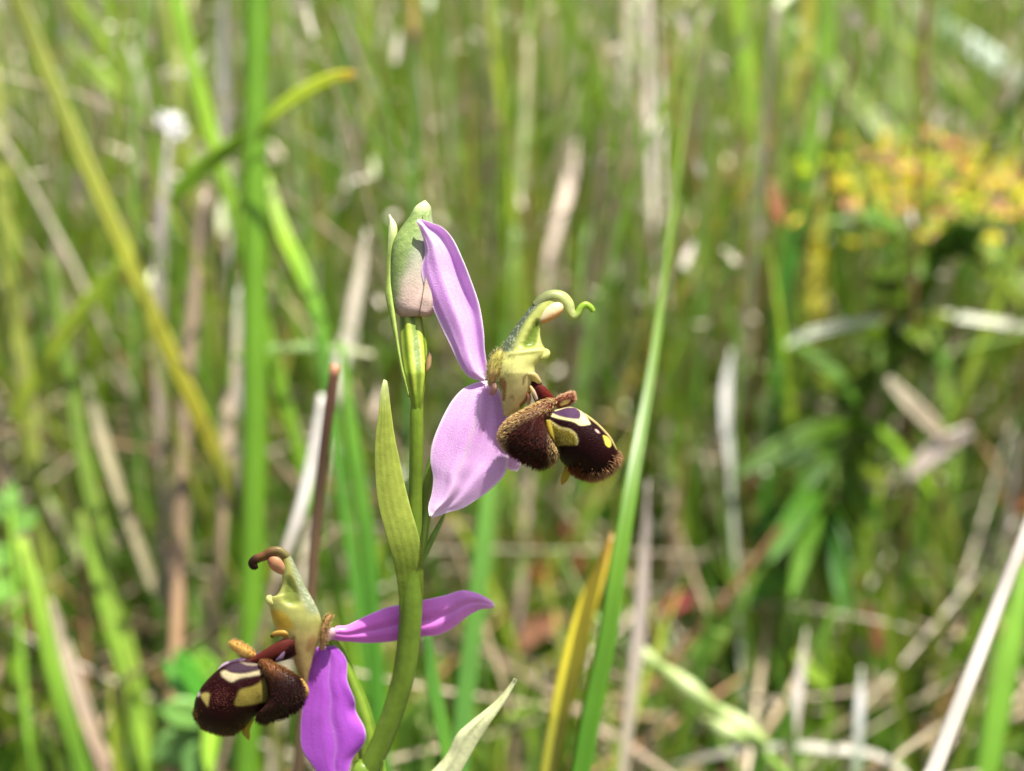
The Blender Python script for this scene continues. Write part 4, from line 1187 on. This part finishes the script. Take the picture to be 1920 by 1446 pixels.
# ---- bright lobed herb leaves, lower left
lh_c = at(395, 1420, 20.5)
lowherb = empty('low_herb', np.array([lh_c[0], lh_c[1] + 1, 0]))
tag(lowherb, 'bright blue green leaves of a low herb below the lower flower', 'herb')
V, F, t, s = stalk(to_ground(np.array([at(380, 1330, 20.6), at(390, 1400, 20.5)])), np.array([.08, .1, .12, .12]), 20, 8)
mesh_obj('stem', V, F, M_LEAF, lowherb, ramp([(0, '#8fbf3a'), (1, '#5f8a30')], t))
for a, b, w, c in [((385, 1330), (310, 1240), .46, '#69a848'), ((385, 1330), (330, 1215), .3, '#5fae3a'), ((390, 1330), (385, 1220), .46, '#7fb43a'), ((395, 1400), (280, 1420), .6, '#78a458'),
                   ((395, 1400), (470, 1410), .6, '#6f9a50'), ((395, 1380), (470, 1360), .5, '#7cac58'), ((390, 1360), (300, 1330), .5, '#7cac54'), ((400, 1300), (390, 1460), .26, '#94c03a'), ((395, 1400), (350, 1460), .5, '#6a964e')]:
    leaf_mesh('leaf', at(*a, 20.5), at(*b, 20.5 + rh.uniform(-.6, .5)), w, c, c, lowherb, bend=.1)
# green sprig, left margin low
sp_c = at(20, 1000, 22)
sprig = empty('low_herb', np.array([sp_c[0], sp_c[1] + 1, 0]))
tag(sprig, 'light green leafy sprig at the left margin above the lower left blades', 'herb')
V, F, t, s = stalk(to_ground(np.array([at(20, 960, 22), at(30, 1090, 21.8)])), np.array([.07, .1, .12, .12]), 20, 8)
mesh_obj('stem', V, F, M_LEAF, sprig, ramp([(0, '#8fbf3a'), (1, '#5f8a30')], t))
for a, b, w, c in [((22, 980), (-30, 930), .5, '#6f9c44'), ((24, 1000), (70, 960), .44, '#6f9c44'), ((25, 1040), (-30, 1060), .5, '#6f9c44'), ((28, 1070), (80, 1100), .44, '#6f9c44'), ((24, 990), (20, 900), .36, '#6f9c44'), ((28, 1090), (-20, 1130), .5, '#6f9c44')]:
    leaf_mesh('leaf', at(*a, 22), at(*b, 22 + rh.uniform(-.8, .6)), w * .75, c, c, sprig, bend=.1, fold=.5)
# soft feathery green herb behind the big lower petal
fe_c = at(985, 980, 30)
fe = empty('feathery_herb', np.array([fe_c[0], fe_c[1], 0]))
tag(fe, 'feathery light green herb behind the lip of the upper flower', 'herb')
V, F, t, s = stalk(to_ground(np.array([at(985, 880, 30), at(985, 1060, 29.6)])), np.array([.08, .12, .14, .14]), 20, 8)
mesh_obj('stem', V, F, M_LEAF, fe, ramp([(0, '#86b04a'), (1, '#5f8a30')], t))
for k in range(26):
    x, y = 985 + rh.gauss(0, 30), rh.uniform(880, 1120)
    leaf_mesh('leaf', at(985 + rh.uniform(-6, 6), y, 30), at(x + rh.choice((-1, 1)) * rh.uniform(30, 90), y - rh.uniform(-10, 60), 30 + rh.uniform(-1, 1)), rh.uniform(.18, .34), '#7fb04a', rh.choice(('#8fbf58', '#74a84a', '#a0c870')), fe, bend=.1, n=8)

# ---- withered red leaves among the grass
for label, pts, d, w, c1, c2 in [
    ('rust orange curled dry leaf below the lip of the upper flower', [(1000, 1010), (1040, 1000), (1080, 1000), (1092, 1040), (1082, 1085)], 27, .34, '#a0644a', '#96483e'),
    ('small dark red leaf ring left of the orange curled leaf', [(1000, 1060), (1012, 1085), (1030, 1080), (1024, 1050)], 26, .28, '#8a3a26', '#7a3020'),
    ('dull crimson dry leaf right of the long green blade', [(1240, 1155), (1265, 1135), (1290, 1122), (1300, 1110)], 24, .34, '#8c4040', '#965048'),
    ('brown pink dry leaf low between the green blades', [(960, 1225), (1000, 1190), (1030, 1165), (1060, 1160)], 25, .42, '#8f6a50', '#b07a5c'),
    ('rusty dry leaf on the litter near the lower right', [(1620, 1130), (1640, 1180), (1650, 1230)], 24, .26, '#80543a', '#74482f'),
    ('rust brown leaf at the right margin', [(1880, 930), (1910, 945), (1935, 935)], 26, .4, '#a06a3a', '#8a4424'),
    ('reddish brown hanging dry leaf left of the broad dark green blade', [(1448, 340), (1456, 380), (1466, 420)], 25, .30, '#b08a62', '#9a5a38'),
    ('lime green fallen leaf near the bottom right', [(1490, 1225), (1520, 1262), (1555, 1290)], 22, .22, '#94b434', '#86a834'),
    ('folded whitish dry leaf right of the dark leafy herb', [(1700, 900), (1740, 860), (1780, 830), (1820, 800)], 24, .36, '#b0a296', '#c8bcb0'),
    ('grey pink strip of dry leaf slanting right of the dark leafy herb', [(1665, 710), (1700, 750), (1745, 795), (1790, 840)], 24, .28, '#c4b8a2', '#96866e')]:
    P = W(pts, d)
    V, F, t, s = ribbon(P, np.array([w * .4] + [w] * (len(pts) - 2) + [w * .3]), 20, .4, 0, None, .1)
    o = mesh_obj('dry_leaf' if 'lime' not in label else 'fallen_leaf', V, F, M_WITHER, None, mix(lin(c1), lin(c2), t))
    tag(o, label, 'leaf')


# ------------------------------------------------------------------ the rest of the meadow
def many(n, ylo, yhi, hlo, hhi, wlo, whi, cols, lean, curl, segs, seed, tubey=False, stray=0.0):
    """n blades as arrays: returns list of (V, C) per blade and the shared face pattern"""
    r = np.random.default_rng(seed)
    y = ylo + (yhi - ylo) * r.random(n) ** 0.8
    x = (r.random(n) * 2 - 1) * (y * .50 + 7)
    h = r.uniform(hlo, hhi, n)
    w = r.uniform(wlo, whi, n)
    az = r.uniform(0, 2 * np.pi, n)
    ln = np.abs(r.normal(0, lean, n)) + .02
    cu = r.normal(0, curl, n)
    rot = r.uniform(-.9, .9, n) + (r.random(n) < .15) * 1.57
    flat = r.random(n) < stray
    ln = np.where(flat, r.uniform(1.1, 1.55, n), ln)
    t = np.linspace(0, 1, segs)
    ang = ln[:, None] + cu[:, None] * t[None] ** 1.5
    step = h[:, None] / (segs - 1)
    dx = np.sin(ang) * np.cos(az)[:, None] * step
    dy = np.sin(ang) * np.sin(az)[:, None] * step
    dz = np.cos(ang) * step
    lift = np.where(flat, r.uniform(.1, 3, n), -.25)
    P = np.stack([x[:, None] + np.cumsum(dx, 1) - dx, y[:, None] + np.cumsum(dy, 1) - dy, lift[:, None] + np.cumsum(dz, 1) - dz], -1)
    P[..., 2] = np.maximum(P[..., 2], -.25)
    side = np.stack([np.cos(rot), np.sin(rot), 0 * rot], -1)
    back = np.stack([-np.sin(rot), np.cos(rot), 0 * rot], -1)
    if tubey:
        prof = (1 - .45 * t)
        k = np.array([(1, 0), (-.5, .87), (-.5, -.87)])
    else:
        prof = np.clip(np.minimum(.55 + 2 * t, 1) * (1 - t ** 2.2) + .03, 0, 1)
        k = np.array([(-1, 0), (0, .35), (1, 0)])
    V = P[:, :, None] + (w[:, None] / 2 * prof[None])[:, :, None, None] * (k[None, None, :, 0, None] * side[:, None, None] + k[None, None, :, 1, None] * back[:, None, None])
    ci = r.integers(0, len(cols), n)
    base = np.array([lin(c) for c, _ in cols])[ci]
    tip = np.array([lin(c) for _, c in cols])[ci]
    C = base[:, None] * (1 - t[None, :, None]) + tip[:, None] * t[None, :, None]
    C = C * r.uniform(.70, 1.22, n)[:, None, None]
    C = np.repeat(C[:, :, None], 3, 2)
    # keep the air round the orchid and the lens free
    low = V.reshape(n, -1, 3) - np.array([0, 0, CAM_H])
    depth = low @ FWD
    xx = low @ RIGHT
    ok = ~((depth < 15.5) & (abs(xx) < 11) & (low[..., 2] > -14)).any(1)
    F = grid_faces(segs, 3, tubey)
    return V.reshape(n, -1, 3)[ok], C.reshape(n, -1, 3)[ok], F, P[:, 0][ok], w[ok], P.mean(1)[ok]


def mass(name, sets, mat, label, cat):
    Vs, Cs, Fs, k = [], [], [], 0
    for V, C, F, *_ in sets:
        n, m = V.shape[:2]
        Vs.append(V.reshape(-1, 3)); Cs.append(C.reshape(-1, 3))
        Fs += (np.array(F)[None] + (k + np.arange(n) * m)[:, None, None]).reshape(-1, 4).tolist()
        k += n * m
    if not Vs: return
    o = mesh_obj(name, np.vstack(Vs), Fs, mat, None, np.clip(np.vstack(Cs), 0, 1), origin=(0, 40, 0))
    tag(o, label, cat, kind='stuff')


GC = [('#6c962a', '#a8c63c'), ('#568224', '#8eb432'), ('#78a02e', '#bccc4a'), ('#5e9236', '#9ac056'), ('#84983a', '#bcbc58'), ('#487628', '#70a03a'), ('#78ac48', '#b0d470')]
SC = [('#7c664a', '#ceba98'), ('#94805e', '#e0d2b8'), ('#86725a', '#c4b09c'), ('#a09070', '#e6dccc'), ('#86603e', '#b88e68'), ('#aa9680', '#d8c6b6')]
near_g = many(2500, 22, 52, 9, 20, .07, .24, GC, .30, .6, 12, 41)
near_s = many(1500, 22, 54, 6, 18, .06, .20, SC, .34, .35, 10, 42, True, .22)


MARKS = [(760, 420, 'behind the bud'), (1050, 580, 'behind the curled beak'), (1080, 840, 'behind the upper lip'), (740, 880, 'behind the big bract'), (480, 700, 'behind the thick stem'),
         (480, 60, 'behind the thick stem top'), (630, 700, 'behind the broken brown stalk'), (230, 450, 'behind the olive blade'), (60, 60, 'near the top left corner'), (60, 700, 'by the left margin'),
         (400, 1330, 'behind the lower lip'), (510, 1050, 'behind the withered beak'), (100, 1350, 'in the lower left corner'), (640, 1380, 'behind the violet sepal'), (860, 1150, 'behind the side sepal'),
         (920, 1340, 'behind the pale bract'), (1200, 1050, 'behind the long green blade'), (1270, 300, 'behind the upper long blade'), (1230, 60, 'under the pinkish straw top'), (1490, 420, 'behind the broad dark blade'),
         (1700, 120, 'near the silvery blade'), (1850, 60, 'near the top right corner'), (1760, 330, 'behind the yellow flower head'), (1580, 850, 'behind the leafy herb'), (1370, 790, 'behind the white straw'),
         (1330, 1330, 'behind the jointed stalk'), (1600, 1330, 'near the lower right straws'), (1850, 1200, 'behind the glossy white stalk'), (1880, 750, 'by the right margin'), (960, 180, 'above the upper sepal'),
         (620, 250, 'right of the yellow leaf tip'), (330, 850, 'behind the tan grey stalk'), (1060, 1200, 'behind the yellowing blade'), (780, 120, 'behind the dark node')]


def singles(st, count, name, noun, cat, group, mat):
    """the ones that show largest stand as things of their own; the others go to the mass"""
    V, C, F, root, w, mid = st
    rel = mid - np.array([0, 0, CAM_H])
    dep = rel @ FWD
    u, v = abs(rel @ RIGHT) / dep, (rel @ UP) / dep
    score = w / dep * (u < .38) * (abs(v) < .30)
    order = np.argsort(-score)
    pick = np.zeros(len(V), bool)
    pick[order[:count]] = True
    # say where each one stands: by its look, then by what it rises beside
    L = []
    idx = np.where(pick)[0]
    idx = idx[np.argsort(rel[idx] @ RIGHT / dep[idx])]
    for i in idx:
        m_ = V[i].mean(0) - np.array([0, 0, CAM_H])
        q = (960 + FPX * (m_ @ RIGHT) / (m_ @ FWD), 723 - FPX * (m_ @ UP) / (m_ @ FWD))
        top, bot = V[i][-1] - V[i][0], 0
        k = (top @ RIGHT) / (abs(top[2]) + 1e-6)
        pose = 'upright' if abs(k) < .22 else ('left-leaning' if k < 0 else 'right-leaning') if abs(k) < 1.3 else 'lying'
        c_ = C[i].mean(0)
        if 'straw' in name:
            tone = 'pale' if c_.mean() > .42 else ('brown' if c_.mean() < .24 else 'tan')
        else:
            tone = 'yellowish green' if c_[0] / c_[1] > .68 else ('dark green' if c_[1] < .23 else 'fresh green')
        size = 'broad' if w[i] / dep[i] > .0105 else 'slim'
        mark = min(MARKS, key=lambda z: (z[0] - q[0]) ** 2 + (z[1] - q[1]) ** 2)[2]
        L.append((i, f'{size} {pose} {tone} {noun} {mark}'))
    seen = {}
    for _, l in L: seen[l] = seen.get(l, 0) + 1
    run = {}
    words = ['first', 'second', 'third', 'fourth', 'fifth', 'sixth', 'seventh', 'eighth', 'ninth', 'tenth', 'eleventh', 'twelfth', 'thirteenth', 'fourteenth', 'fifteenth', 'sixteenth']
    for i, l in L:
        if seen[l] > 1:
            run[l] = run.get(l, 0) + 1
            l = l + ', ' + words[min(run[l] - 1, 15)] + ' from left'
        o = mesh_obj(name, V[i], F, mat, None, np.clip(C[i], 0, 1), origin=root[i])
        tag(o, l, cat, group)
    return (V[~pick], C[~pick], F)


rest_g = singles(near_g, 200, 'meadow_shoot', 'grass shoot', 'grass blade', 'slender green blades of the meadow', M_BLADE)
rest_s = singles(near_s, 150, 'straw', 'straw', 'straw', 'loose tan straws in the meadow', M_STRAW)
far_g = many(6000, 44, 190, 9, 19, .12, .30, GC, .25, .4, 7, 23)
mid_g = many(5600, 26, 75, 6, 16, .07, .24, GC, .28, .4, 8, 24)
under = many(9000, 16, 60, 1.5, 7, .10, .3, GC, .45, .6, 6, 25)
far_s = many(6500, 44, 190, 7, 17, .10, .30, SC, .3, .25, 6, 26, True, .3)
mid_s = many(5200, 26, 70, 4, 14, .06, .20, SC, .4, .3, 7, 27, True, .45)
litter = many(3600, 15, 90, 2, 8, .08, .28, SC, .4, .3, 5, 28, True, .9)
glint_chips = many(15000, 22, 75, .18, .7, .08, .24, [('#e0d6c8', '#ece2d6'), ('#d0c2b0', '#e0d4c6'), ('#ccb8ac', '#dccabe'), ('#c4cca0', '#dce4c0')], 1.1, .5, 3, 31)  # pale flakes added in place of sun glints on the straw
glint_chips[0][..., 2] += (np.random.default_rng(5).random(len(glint_chips[0])) ** .8 * 14)[:, None]
mass('glint_flakes', [glint_chips], M_GLINT, 'pale flakes added as sun glints among the meadow grass', 'added glints')
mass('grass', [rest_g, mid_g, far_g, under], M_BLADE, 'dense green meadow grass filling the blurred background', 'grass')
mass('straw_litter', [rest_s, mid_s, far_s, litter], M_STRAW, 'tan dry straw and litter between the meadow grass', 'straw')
